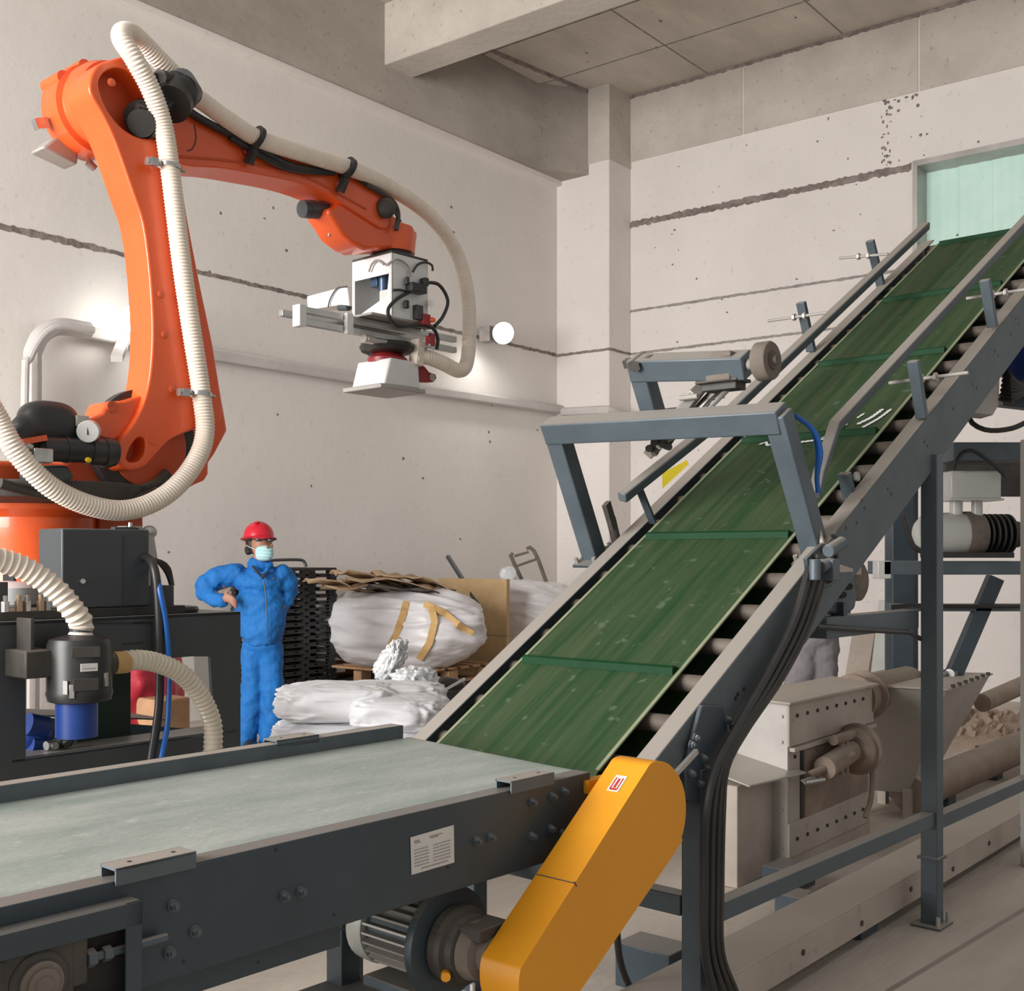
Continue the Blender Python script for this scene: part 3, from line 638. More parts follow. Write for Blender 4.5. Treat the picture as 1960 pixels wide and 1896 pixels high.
# turning platform plate and equipment under the robot
m = MB().st(SL, SR-.52, TP+.05, TP+.95, ZT, ZT+.03); m.build('mounting_plate', 'black_dusty', pd, bevel=.003)
m = MB().st(SL, -.52, TP+.10, TP+.14, ZT+.03, ZT+.13); m.st(SL, SR-.55, TP+.8, TP+.84, ZT+.03, ZT+.13); m.build('plate_flange', 'dark_grey', pd, bevel=.003)
for i, px in enumerate((10, 36, 52, 78, 90)):
    p = pt(px, 1172, TP+.06); m = MB().cyl(V((p.x, p.y, ZT+.03)), V((p.x, p.y, ZT+.065)), .014, 6); m.cyl(V((p.x, p.y, ZT+.065)), V((p.x, p.y, ZT+.085)), .008, 10); m.build('anchor_bolt', 'card' if i % 2 else 'chrome', pd)

# ------------------------------------------------------------------ palletizing robot
TJ = 2.60; j1 = pt(72, 1100, TJ); sj = (j1-O).dot(c)
rb = thing('palletizing_robot', 'orange industrial robot arm on the pedestal with cream corrugated hoses', 'robot', S(sj, TJ, ZT+.031))
ZB = ZT+.032; Z1 = on_t(72, 968, TJ).z
m = MB().lathe(S(sj, TJ, ZB), z, [(0, .25), (.05, .25), (.06, .225), (.10, .22), (Z1-ZB-.17, .225), (Z1-ZB-.13, .235), (Z1-ZB-.05, .235), (Z1-ZB-.02, .27), (Z1-ZB, .275)], 48)
base = m.build('robot_base', 'orange', rb)
for i in range(14):
    a = 2*PI*i/14+.2; d_ = c*math.cos(a)+n*math.sin(a); tt = -c*math.sin(a)+n*math.cos(a)
    MB().box(S(sj, TJ, ZB+.12)+d_*.215, (.022, .048, .07), (d_, tt, z)).build('vent_opening', 'dark_void', base, bevel=.004)
m = MB().st(sj+.15, sj+.34, TJ-.2, TJ+.15, Z1-.10, Z1-.03); m.build('base_bracket', 'orange_dull', rb, bevel=.006)
# column
Z2 = pt(30, 925, TJ-.1).z
m = MB().lathe(S(sj+.02, TJ, Z1), z, [(0, .30), (.02, .40), (.07, .42), (Z2-Z1, .42), (Z2-Z1+.005, .38)], 56); m.build('slew_ring', 'black_dusty', rb)
TLK = 2.20
q = lambda L, t: [on_t(x, y, t) for x, y in L]
m = MB().prism(q([(-90, 945), (-90, 890), (-20, 880), (120, 885), (170, 850), (200, 815), (235, 790), (300, 780), (340, 815), (330, 880), (290, 925), (180, 950), (60, 958)], TLK+.16), n*.30)
m.build('rotating_column', 'orange_dull', rb, bevel=.02, seg=3)
m = MB().prism(q([(300, 600), (383, 545), (399, 640), (413, 690), (436, 823), (412, 868), (400, 885), (400, 905), (391, 920), (376, 926), (354, 939), (250, 950), (230, 900), (260, 820)], TLK+.20), n*.06)
m.build('side_plate', 'orange', rb, bevel=.012, seg=3)
dc = on_t(268, 855, TLK+.16)
MB().lathe(dc, -n, [(-.02, .20), (0, .225), (.05, .225), (.055, .20)], 56).build('shoulder_drum', 'black', rb)
MB().lathe(dc+c*.0, -n, [(.05, .165), (.07, .165), (.075, .15)], 48).build('drum_cover', 'orange_dull', rb)
# big link arm
LO = [(214, 113), (190, 122), (176, 140), (171, 165), (176, 185), (195, 218), (220, 271), (255, 370), (274, 429), (286, 520), (292, 620), (289, 700), (278, 760), (258, 805), (234, 838), (227, 858), (226, 877), (232, 891), (245, 899), (262, 898), (280, 890), (300, 868), (328, 840), (371, 822), (424, 800), (413, 690), (400, 620), (383, 540), (362, 430), (345, 330), (335, 260), (318, 195), (296, 145), (270, 118), (242, 108)]
H1 = [(190, 165), (197, 142), (218, 130), (242, 134), (266, 156), (286, 192), (298, 228), (300, 258), (280, 264), (256, 258), (228, 238), (204, 205)]
H2 = [(278, 845), (277, 866), (266, 881), (250, 884), (243, 876), (250, 856), (262, 840), (272, 837)]
m = MB().prism(q(csm(LO, 3), TLK), n*.17, [q(csm(H1), TLK), q(csm(H2), TLK)])
la = m.build('link_arm', 'orange', rb, bevel=.010, smooth=50, seg=3); wn = la.modifiers.new('weighted', 'WEIGHTED_NORMAL'); wn.keep_sharp = False
MB().prism(q([(x*1, y) for x, y in [(180, 150), (240, 120), (290, 150), (315, 230), (320, 275), (270, 280), (215, 250), (180, 200)]], TLK+.10), n*.03).build('recess_floor', 'orange_dull', la)
m = MB().prism(q([(240, 770), (240, 840), (290, 900), (300, 840)], TLK+.09), n*.03); m.build('slot_floor', 'black', la)
for (px, py) in ((308, 563), (315, 640), (330, 745), (213, 158)):
    p = on_t(px, py, TLK); MB().lathe(p, -n, [(0, .016), (.006, .015), (.010, .008)], 16).build('plug', 'orange_dull', la)
# lug on the lower left of the link
m = MB().prism(q([(205, 768), (196, 790), (160, 808), (170, 830), (215, 845), (232, 838), (262, 800), (278, 755), (240, 766)], TLK+.03), n*.14); m.build('link_lug', 'orange', la, bevel=.01)
p = on_t(214, 778, TLK+.03); MB().lathe(p, -n, [(0, .022), (.006, .022), (.007, .012), (.003, .0)], 20).build('lug_boss', 'orange_dull', la)
# shoulder flanges behind the link head
sh = on_t(228, 190, TLK+.12)
m = MB().lathe(sh, n, [(.02, .15), (.07, .165), (.12, .165), (.13, .155), (.15, .155), (.16, .175), (.27, .18), (.30, .165), (.31, .12)], 48); m.build('elbow_flange', 'orange', rb)
for a in (-.5, .1, 1.1, 1.45, 1.9, 2.6):
    d_ = c*math.cos(a)+z*math.sin(a); MB().cyl(sh+d_*.165+n*.16, sh+d_*.165+n*.30, .028, 14).build('flange_lug', 'orange', rb)
a0_ = sh+n*.24
m = MB().prism([a0_-c*.04-z*.15, a0_-c*.13-z*.12, a0_-c*.19-z*.18, a0_-c*.04-z*.21], n*.11); m.build('elbow_motor', 'galv', rb, bevel=.01)
MB().bar(a0_-c*.17-z*.08, a0_-c*.22-z*.10, .03, .04).build('motor_plug', 'chrome', rb); MB().cyl(a0_-c*.0-z*.19, a0_+c*.03-z*.21, .016, 12).build('motor_plug', 'chrome', rb)
# forearm
TF = TLK+.19
FO = [(305, 195), (350, 203), (400, 228), (450, 250), (560, 285), (640, 300), (688, 312), (716, 335), (736, 372), (748, 405), (738, 438), (700, 418), (660, 392), (620, 367), (560, 347), (480, 331), (420, 321), (350, 315), (325, 285)]
m = MB().prism(q(csm(FO, 3), TF), n*.19); fa = m.build('forearm', 'orange', rb, bevel=.02, smooth=50, seg=4)
m = MB().tube(spline(q([(345, 300), (420, 306), (500, 318), (590, 342), (660, 378), (700, 400)], TF), .02), .006, 8); m.build('forearm_rib', 'orange_dull', fa)
m = MB().tube(spline(q([(372, 238), (375, 265), (368, 285), (358, 288)], TF), .01), .003, 6); m.build('seam', 'black_dusty', fa)
for px, py in ((470, 290), (655, 342)): MB().lathe(on_t(px, py, TF), -n, [(0, .022), (.008, .022), (.02, .014), (.021, .0)], 18).build('screw_boss', 'red', fa)
# wrist
m = MB().prism(q([(668, 360), (700, 350), (745, 380), (752, 410), (770, 424), (790, 430), (797, 446), (797, 468), (770, 475), (700, 478), (680, 468), (657, 450), (645, 430), (632, 412), (628, 398), (640, 396)], TF+.015), n*.17)
wr_ = m.build('wrist', 'orange', rb, bevel=.03, smooth=60, seg=4)
wc = on_t(750, 470, TF+.10); sw = (wc-O).dot(c); tw = (wc-O).dot(n)
zt_ = on_t(750, 478, tw).z
MB().lathe(S(sw, tw, zt_-.02), z, [(0, .115), (.05, .12), (.10, .125), (.11, .11)], 40).build('wrist_flange', 'orange', rb)
MB().lathe(S(sw, tw, zt_-.045), z, [(0, .10), (.03, .10)], 32).build('tool_flange', 'black', rb)
m = MB().cyl(on_t(578, 400, TF+.10), on_t(640, 404, TF+.10), .040, 20); m.cyl(on_t(588, 400, TF+.10), on_t(603, 401, TF+.10), .043, 20); m.build('wrist_motor', 'dark_grey', rb)
m = MB().cyl(on_t(632, 425, TF+.1), on_t(630, 452, TF+.1), .007, 8); m.build('wrist_pin', 'chrome', rb)
m = MB().ell(on_t(738, 398, TF-.02), (.05, .035, .05)); m.tube(spline(q([(700, 352), (728, 368), (752, 385), (762, 410), (758, 440)], TF-.02), .01), .012, 8); m.tube(spline(q([(735, 400), (755, 405), (766, 425)], TF-.03), .01), .009, 8)
m.build('wrist_cables', 'black_dusty', rb)
# black hose guide behind the link head, motor inside the recess, dress cables on the forearm
m = MB().cyl(on_t(345, 170, TLK+.05), on_t(328, 200, TLK-.02), .075, 24); m.cyl(on_t(330, 158, TLK+.02), on_t(305, 150, TLK), .035, 16); m.cyl(on_t(345, 165, TLK+.0), on_t(368, 180, TLK+.05), .07, 20, .045); m.ell(on_t(350, 178, TLK), (.065, .06, .07))
m.build('hose_carrier', 'black', rb)
m = MB().cyl(on_t(282, 222, TLK+.10), on_t(272, 228, TLK+.02), .07, 28); m.cyl(on_t(276, 232, TLK+.03), on_t(270, 236, TLK-.02), .052, 24); m.box(on_t(300, 260, TLK-.01), (.06, .05, .03)); m.tube(spline(q([(262, 205), (290, 210), (320, 205), (335, 190)], TLK-.02), .01), .016, 8)
m.build('elbow_drive', 'black', rb)
m = MB().tube(spline(q([(350, 205), (385, 228), (430, 252), (470, 272), (520, 300), (560, 318), (610, 328)], TF-.02), .01), .017, 10); m.tube(spline(q([(440, 262), (490, 292), (540, 318), (590, 328), (640, 330)], TF-.025), .01), .014, 8); m.tube(spline(q([(600, 325), (650, 325), (700, 350)], TF-.02), .01), .012, 8)
m.build('dress_cable', 'black', rb)
# vacuum hose along the robot
TH_ = TLK-.045
hp = [on_t(-40, 740, TH_), on_t(-5, 800, TH_), on_t(30, 862, TH_-.02), on_t(95, 930, TH_-.03), on_t(175, 968, TH_-.03), on_t(250, 975, TH_-.03), on_t(320, 945, TH_-.03), on_t(370, 890, TH_-.02), on_t(392, 830, TH_-.01), on_t(385, 750, TH_), on_t(368, 640, TH_), on_t(350, 520, TH_), on_t(335, 400, TH_), on_t(325, 320, TH_), on_t(312, 240, TH_), on_t(288, 170, TH_-.02), on_t(258, 115, TH_-.03), on_t(234, 76, TH_), on_t(238, 62, TH_+.05), on_t(262, 72, TH_+.10), on_t(320, 130, TH_+.12), on_t(345, 155, TH_+.12)]
hose(hp, .037, .013, .055).build('vacuum_hose', 'hose', rb)
hp = [on_t(350, 170, TH_+.15), on_t(390, 196, TF-.05), on_t(440, 232, TF-.05), on_t(500, 268, TF-.05), on_t(600, 300, TF-.05), on_t(670, 322, TF-.04), on_t(740, 355, TF+.0), on_t(820, 410, TF+.05), on_t(872, 480, TF+.06), on_t(895, 560, TF+.05), on_t(898, 640, TF+.03), on_t(893, 695, TF), on_t(878, 709, TF-.02), on_t(850, 696, TF-.03), on_t(820, 684, TF-.02), on_t(800, 684, TF)]
hose(hp, .037, .013, .03).build('tool_hose', 'hose', rb)
# hose clamps
for (px, py, t, d, mt) in ((325, 320, TH_, (0, 0, 1), 'chrome'), (384, 755, TH_, (0, 0, 1), 'chrome')):
    p = on_t(px, py, t); k = MB().lathe(p-z*.006, z+c*.08, [(0, .041), (0, .044), (.016, .044), (.016, .041)], 28).build('hose_clamp', mt, rb)
    m = MB().cyl(p-c*.045, p-c*.10, .016, 14); m.box(p-c*.075-n*.005, (.03, .03, .03)); m.cyl(p+c*.045, p+c*.065, .007, 8); m.build('clamp_screw', mt, k)
for (px, py) in ((487, 262), (662, 320)):
    p = on_t(px, py, TF-.05); d_ = (c*.9-z*.32).normalized()
    k = MB().lathe(p, d_, [(0, .046), (0, .056), (.02, .056), (.02, .046)], 28).build('hose_ring', 'black', rb)
    MB().bar(p-z*.05, p-z*.11+c*-.01+n*.03, .03, .03).build('ring_foot', 'black', k)
# shoulder motors
TM = TLK-.02
m = MB().cyl(on_t(218, 866, TM), on_t(170, 862, TM), .052, 28); m.cyl(on_t(170, 862, TM), on_t(78, 858, TM), .046, 28); m.cyl(on_t(208, 866, TM), on_t(196, 866, TM), .057, 28); m.cyl(on_t(128, 860, TM), on_t(122, 860, TM), .049, 28); m.build('axis_motor', 'black', rb)
m = MB().box(on_t(78, 872, TM-.05), (.07, .05, .05)); m.cyl(on_t(60, 858, TM-.03), on_t(48, 852, TM-.03), .018, 12); m.build('motor_connector', 'chrome', rb, bevel=.004)
MB().ell(on_t(169, 880, TM-.055), (.013, .006, .010), AX).build('status_light', mat('yellow_dot', (.9,.6,.0), .4), rb)
m = MB().ell(on_t(92, 812, TM+.06), (.11, .075, .085), (c, n, z), 24, 14, .75); m.ell(on_t(45, 830, TM+.05), (.05, .05, .07)); m.cyl(on_t(45, 800, TM+.05), on_t(62, 786, TM+.05), .028, 14); m.tube(spline(q([(25, 822), (40, 850), (90, 848), (150, 835)], TM+.03), .01), .03, 10)
blob(m, 'counterbalance_motor', 'black', rb, .008, 4)
m = MB().cyl(on_t(172, 824, TM-.01), on_t(168, 826, TM-.05), .040, 28); gk = m.build('pressure_gauge', 'gauge', rb, bevel=.003)
m = MB(); pg = on_t(168, 826, TM-.051); m.bar(pg-z*.012, pg+z*.018, .004, .002, up=n); m.build('gauge_needle', 'black', gk)
MB().box(on_t(155, 806, TM), (.05, .03, .04)).build('gauge_block', 'galv', rb, bevel=.003)
MB().bar(on_t(45, 845, TM-.02), on_t(84, 838, TM-.02), .05, .02).build('bracket_plate', 'orange', rb)
m = MB().prism(q([(60, 890), (130, 890), (145, 915), (110, 928), (60, 915)], TM), n*.1); m.build('gearbox_cover', 'dark_grey', rb, bevel=.012)
m = MB().tube(spline(q([(110, 925), (170, 938), (230, 945), (290, 930), (320, 905)], TLK+.08), .02), .022, 10); m.tube(spline(q([(0, 925), (80, 945), (160, 958), (240, 960), (300, 940)], TLK+.06), .02), .02, 10); m.build('loom', 'black_dusty', rb)

# ---------------- gripper on the tool flange
gp = MB()
zb = on_t(750, 618, tw).z; ztp = zt_-.05
gs0, gs1, gt0, gt1 = sw-.13, sw+.115, tw-.14, tw+.15
th = .008
m = MB().st(gs0, gs1, gt0, gt1, ztp-.012, ztp); m.build('gripper_top_plate', 'black_dusty', rb, bevel=.002)
# hollow housing, open on its left face
oz0, oz1 = zb+.035, ztp-.11
m = MB()
m.prism([S(gs0, gt0, zb), S(gs0, gt1, zb), S(gs0, gt1, ztp-.012), S(gs0, gt0, ztp-.012)], c*th, [[S(gs0, gt0+.035, zb+.10), S(gs0, gt1-.018, zb+.02), S(gs0, gt1-.018, oz1), S(gs0, gt0+.02, oz1)]])
m.st(gs0, gs1, gt0, gt0+th, zb, ztp-.012); m.st(gs0, gs1, gt1-th, gt1, zb, ztp-.012); m.st(gs1-th, gs1, gt0, gt1, zb, ztp-.012)
gh = m.build('gripper_housing', 'white', rb, bevel=.0015)
m = MB().cyl(S(gs0+.06, tw-.02, zb+.14), S(gs0+.06, tw-.02, oz1+.02), .028, 18); m.cyl(S(gs0+.05, tw-.045, zb+.06), S(gs0+.05, tw-.045, zb+.14), .018, 14); m.box(S(gs0+.06, tw+.03, zb+.2), (.05, .05, .06)); m.build('cylinder_head', mat('blue_steel', (.1,.16,.25), .3, .6), gh, bevel=.002)
m = MB().st(gs0+.03, gs0+.05, tw-.09, tw-.02, zb+.05, zb+.14); m.build('valve_strip', 'label', gh)
m = MB()
for pts in ([(706, 520), (712, 505), (722, 498), (735, 506)], [(738, 508), (755, 497), (770, 500), (782, 512), (785, 530)]):
    m.tube(spline([on_s(*p, gs0-.02) if False else onp(p[0], p[1], S(gs0-.015, 0, 0), c) if p[0] < 745 else on_t(p[0], p[1], gt0-.015) for p in pts], .01), .005, 8)
m.build('thin_cable', 'linegrey', rb)
g = lambda x, y, o=.02: on_t(x, y, gt0-o)
m = MB().box(g(797, 552, .03), (.10, .05, .045)); m.box(g(812, 540, .03), (.03, .04, .04)); m.cyl(g(779, 530, .02), g(779, 545, .02), .012, 12); m.cyl(g(778, 575, .02), g(778, 590, .02), .014, 12); m.build('valve_manifold', 'black', rb, bevel=.004)
m = MB().tube(spline([g(812, 540), g(840, 545), g(857, 575), g(848, 605), g(832, 624)], .01), .009, 10)
m.tube(spline([g(785, 558), g(760, 572), g(743, 592), g(748, 612), g(765, 624), g(800, 622), g(828, 628), g(838, 648), g(836, 668)], .01), .009, 10)
m.tube(spline([g(752, 555), g(768, 555), g(782, 560)], .01), .006, 8); m.build('air_hose', 'black', rb)
MB().tube(spline([g(790, 520), g(800, 506), g(815, 502), g(827, 508), g(828, 518)], .01), .006, 8).build('sensor_cable', 'black_dusty', rb)
m = MB().box(g(800, 598, .015), (.045, .03, .07)); m.build('solenoid_block', 'dark_grey', rb, bevel=.002)
MB().box(g(813, 612, .02), (.05, .035, .055)).build('red_valve', 'red', rb, bevel=.003); MB().box(g(824, 650, .02), (.04, .03, .06)).build('red_valve', 'red', rb, bevel=.003)
tag(MB().cyl(g(826, 580, .0), g(826, 580, .05), .02, 20).build('gauge', 'gauge', rb))
MB().ell(g(827, 612, .04), (.018, .012, .014)).build('orange_cap', 'orange', rb)
m = MB()
for (x, y) in ((808, 632), (818, 640), (828, 636), (812, 652), (822, 660), (806, 668), (830, 668)):
    MB().cyl(g(x, y, .02), g(x, y, .05), .007, 10).build('fitting', 'red' if (x+y) % 2 else 'chrome', rb)
# actuator block beyond the housing
m = MB().prism([onp(x, y, S(gs0+.04, 0, 0), c) for x, y in ((586, 567), (664, 546), (668, 585), (650, 583), (588, 593))], c*.10); m.build('actuator_block', 'white', rb, bevel=.008)
m = MB().tube(spline([onp(x, y, S(gs0+.03, 0, 0), c) for x, y in ((664, 548), (645, 552), (632, 572), (628, 588))], .01), .004, 8); m.cyl(onp(650, 588, S(gs0+.06, 0, 0), c), onp(668, 588, S(gs0+.06, 0, 0), c), .018, 12); m.build('actuator_cable', 'dark_grey', rb)
# sliding rails along c
zr = on_t(660, 640, tw).z
for (ts_, z0_, s0_, s1_) in ((-.03, .0, -.78, .36), (.10, .0, -.66, .36), (-.03, -.055, -.78, .36)):
    a = on_t(568, 619, tw+ts_); s0r = sw-.58-abs(ts_)*.3
    MB().st(s0r, sw+.42, tw+ts_-.015, tw+ts_+.015, zb-.045+z0_, zb-.015+z0_).build('slide_rail', 'alu', rb, bevel=.002)
MB().st(sw-.62, sw-.58, tw-.055, tw+.0, zb-.11, zb-.01).build('rail_end_block', 'white', rb, bevel=.003); MB().st(sw-.35, sw-.31, tw-.07, tw-.047, zb-.11, zb-.01).build('rail_end_block', 'white', rb, bevel=.003)
m = MB().st(sw-.25, sw+.2, tw-.13, tw+.15, zb-.012, zb); m.build('rail_carrier', 'galv', rb, bevel=.002)
m = MB().st(sw-.24, sw+.15, tw-.10, tw-.04, zb-.13, zb-.115); m.cyl(S(sw-.25, tw-.07, zb-.12), S(sw-.19, tw-.07, zb-.12), .022, 14); m.build('clamp_bar', 'galv', rb, bevel=.002)
ssd = sw-.03
m = MB().lathe(S(ssd, tw, zb-.16), z, [(0, .10), (.01, .13), (.03, .14), (.05, .13), (.06, .08)], 36); m.build('suction_turret', 'black', rb)
m = MB().lathe(S(ssd, tw, zb-.225), z, [(0, .06), (.02, .10), (.04, .10), (.065, .07)], 30); m.build('suction_collar', 'red', rb)
zv0 = on_t(745, 752, tw).z; zv1 = zb-.20
m = MB().prism([S(ssd-.13, tw-.12, zv0+.02), S(ssd+.11, tw-.12, zv0+.02), S(ssd+.10, tw-.12, zv1), S(ssd-.09, tw-.12, zv1)], n*.24); m.build('suction_box', 'white', rb, bevel=.008)
m = MB().st(ssd-.17, ssd+.13, tw-.14, tw+.14, zv0-.004, zv0+.018); m.build('suction_lip', 'galv', rb, bevel=.004)
m = MB().bar(on_t(800, 650, gt0+.03), on_t(796, 700, gt0+.03), .05, .06, up=n); m.cyl(on_t(792, 688, gt0+.03), on_t(815, 683, gt0+.03), .034, 18); m.build('hose_port', 'hose', rb, bevel=.006)
m = MB().prism([on_t(x, y, gt0+.06) for x, y in ((786, 700), (812, 700), (822, 712), (834, 716), (836, 724), (830, 731), (786, 730))], n*.05); m.build('red_bracket', 'red', rb, bevel=.003)
MB().lathe(on_t(827, 722, gt0+.06), -n, [(0, .02), (.004, .02), (.005, .01), (.003, 0)], 16).build('bracket_boss', 'galv', rb)

# ------------------------------------------------------------------ junction cabinet on the pedestal
cab = [(pt(120, 1012), pt(290, 1012))]
cs0 = (pt(119, 1100, TP+.06)-O).dot(c); cs1 = (pt(286, 1100, TP+.06)-O).dot(c); zc1 = pt(200, 1012, TP+.06).z
cb = thing('junction_cabinet', 'dark grey sheet-metal cabinet standing on the pedestal beside the robot base', 'cabinet', S((cs0+cs1)/2, TP+.14, ZT+.001))
MB().st(cs0, cs1, TP+.06, TP+.235, ZT+.031, zc1).build('cabinet_body', 'dark_grey', cb, bevel=.006)
m = MB().st(cs1-.11, cs1-.108, TP+.057, TP+.06, ZT+.04, zc1-.02); m.build('door_gap', 'black', cb)
MB().cyl(pt(159, 1112, TP+.06), pt(159, 1112, TP+.05), .009, 14).build('door_lock', 'chrome', cb)
MB().st(cs0+.04, cs1+.14, TP+.04, TP+.30, ZT+.001, ZT+.031).build('cabinet_plinth', 'black', cb, bevel=.002)
# pneumatic unit beside it
ps = lambda x, y, t=TP+.12: on_t(x, y, t)
pu = thing('air_service_unit', 'beige compressed-air valve unit with small cylinders right of the cabinet', 'valve', S((ps(265, 1100)-O).dot(c), TP+.12, ZT+.001))
m = MB().prism([ps(x, y) for x, y in ((241, 1006), (274, 1006), (278, 1068), (250, 1064), (243, 1040))], n*.07); m.build('valve_body', 'steel_box', pu, bevel=.005)
m = MB().box(ps(258, 1025, TP+.115), (.03, .01, .06)); m.box(ps(262, 1052, TP+.115), (.06, .01, .02)); m.build('valve_window', 'dark_grey', pu, bevel=.002)
m = MB().bar(ps(276, 1012), ps(285, 1070), .05, .045); m.ell(ps(286, 1018), (.028, .03, .025)); m.build('valve_arm', 'galv', pu, bevel=.004)
m = MB().cyl(ps(277, 1078), ps(277, 1120), .022, 16); m.cyl(ps(277, 1078), ps(277, 1088), .03, 16); m.build('filter_bowl', 'steel_box', pu)
m = MB().cyl(ps(250, 1000), ps(246, 1045), .008, 8); m.cyl(ps(228, 1020), ps(232, 1085), .012, 10); m.build('unit_pipe', 'chrome', pu)
m = MB().bar(ps(236, 1008), ps(238, 1160), .09, .03); m.box(ps(258, 1130, TP+.14), (.16, .07, .18)); m.build('unit_bracket', 'dark_grey', pu, bevel=.004)
# side box with cables
bx = MB().st((ps(288, 1140)-O).dot(c), (ps(334, 1140)-O).dot(c), TP+.12, TP+.28, ZT+.001, ps(310, 1120).z).build('terminal_box', 'dark_grey', bevel=.006)
tag(bx, 'small dark grey box under the looping cables on the pedestal top', 'box')
tag(MB().lathe(V((ps(340, 1166).x, ps(340, 1166).y, ZT+.001)), z, [(0, .075), (.012, .08), (.022, .075), (.025, .05)], 32).build('rubber_disc', 'black', loc=V((ps(340, 1166).x, ps(340, 1166).y, ZT+.001))), 'flat black rubber disc lying on the pedestal top near its right edge', 'disc')
# black cable and blue air line running down the front
m = MB().tube(spline([ps(255, 1072), ps(280, 1066, TP+.05), ps(296, 1090, TP-.02), ps(303, 1150, TP-.04), ps(306, 1250, TP-.05), ps(305, 1340, TP-.05), ps(298, 1400, TP-.06), ps(287, 1470, TP-.08), ps(280, 1560, TP-.1)], .02), .016, 12)
tag(m.build('black_cable', 'black'), 'thick black cable running down the front of the pedestal', 'cable')
m = MB().tube(spline([ps(292, 1075), ps(300, 1095, TP+.0), ps(306, 1130, TP-.05), ps(317, 1190, TP-.06), ps(324, 1280, TP-.07), ps(321, 1380, TP-.08), ps(311, 1440, TP-.10), ps(298, 1500, TP-.11)], .02), .010, 10)
tag(m.build('blue_air_line', 'blue_hose'), 'bright blue air line running beside the black cable down the pedestal', 'hose')
m = MB()
for k_ in range(4): m.tube(spline([ps(280+k_*2, 1068, TP+.10), ps(300+k_*3, 1074, TP+.08), ps(318+k_*2, 1096-k_*3, TP+.1), ps(328+k_, 1125-k_*2, TP+.14)], .02), .006, 8)
tag(m.build('cable_loops', 'black'), 'bunch of thin black cables looping over to the small terminal box', 'cable')
# blower filter canister in front of the pedestal
TC = TP-.14; fc = on_t(152, 1278, TC); sfc = (fc-O).dot(c); r_ = .105
zc0, zc1_ = on_t(152, 1342, TC).z, on_t(152, 1222, TC).z
ft = thing('filter_canister', 'black cylindrical vacuum filter canister mounted on the pedestal front', 'filter', S(sfc, TC, zc0))
MB().lathe(S(sfc, TC, zc0), z, [(0, .085), (.005, r_-.004), (.03, r_+.003), (.04, r_), (zc1_-zc0-.02, r_), (zc1_-zc0, r_-.008), (zc1_-zc0+.012, .05)], 44).build('canister_body', 'black', ft)
MB().cyl(S(sfc+.005, TC, zc1_), S(sfc+.005, TC, zc1_+.035), .036, 24).build('inlet_neck', 'dark_grey', ft)
MB().cyl(S(sfc+.09, TC-.01, on_t(215, 1268, TC).z), S(sfc+.15, TC-.01, on_t(215, 1268, TC).z), .036, 24).build('outlet_neck', 'black_dusty', ft)
def fl_(px, py, w_, h_, mt, nm, par, th_=.004):
    p = on_t(px, py, TC-r_*1.0); d_ = V((p.x, p.y, 0))-V((S(sfc, TC, 0).x, S(sfc, TC, 0).y, 0)); d_.normalize(); tt = z.cross(d_)
    return MB().box(V((S(sfc, TC, 0)+d_*(r_+.001)).to_tuple()[:2]+(p.z,)), (th_, w_, h_), (d_, tt, z)).build(nm, mt, par, bevel=.0008)
lb = fl_(171, 1277, .055, .026, 'label', 'canister_label', ft); fl_(171, 1279, .042, .003, 'ink', 'label_print', lb, .0055)
for (px, py) in ((134, 1325), (205, 1300), (110, 1320)): fl_(px, py, .016, .045, 'chrome', 'latch', ft, .012)
fl_(165, 1248, .09, .035, 'black_dusty', 'raised_panel', ft); fl_(165, 1310, .08, .04, 'black_dusty', 'raised_panel', ft)
m = MB().st(sfc-.19, sfc-.08, TC-.01, TP, on_t(70, 1280, TC).z-.03, on_t(70, 1280, TC).z+.06); m.build('wall_bracket', 'black_dusty', ft, bevel=.006)
MB().st(sfc-.15, sfc-.135, TC+.04, TP-.0, on_t(60, 1230, TC).z-.03, on_t(60, 1185, TC).z).build('hook', 'black_dusty', ft, bevel=.003)
MB().cyl(S(sfc-.01, TC, on_t(125, 1412, TC).z), S(sfc-.01, TC, zc0+.001), .068, 32).build('blue_pump_motor', 'blue_pump', ft)
# lower hoses
h1 = [on_t(-60, 1062, TC+.05), on_t(0, 1072, TC+.05), on_t(55, 1092, TC+.04), on_t(105, 1127, TC+.02), on_t(138, 1165, TC+.0), S(sfc+.005, TC, zc1_+.055), S(sfc+.005, TC, zc1_+.012)]
tk = on_t(12, 1128, TP+.45); tag(MB().lathe(V((tk.x, tk.y, ZT+.031)), z, [(0, .11), (.01, .12), (.07, .12), (.09, .09), (.095, .0)], 36).build('white_tank', 'white'), 'white domed tank on the pedestal behind the arching hose at the left edge', 'tank')
tag(hose(h1, .038, .024, .10).build('suction_hose', 'hose'), 'white ribbed hose arching from the left edge down into the filter canister', 'hose')
zo = on_t(215, 1268, TC).z
h2 = [S(sfc+.13, TC-.01, zo), S(sfc+.20, TC-.01, zo+.005), on_t(300, 1268, TC), on_t(345, 1288, TC), on_t(380, 1325, TC), on_t(404, 1375, TC), on_t(408, 1420, TC), on_t(402, 1480, TC), on_t(392, 1560, TC)]
tag(hose(h2, .034, .018, .07).build('outlet_hose', 'hose_clear'), 'cream spiral hose curving from the canister down in front of the pedestal', 'hose')
MB().cyl(S(sfc+.118, TC-.01, zo), S(sfc+.17, TC-.01, zo), .0385, 24).build('hose_cuff', 'strap', ft)
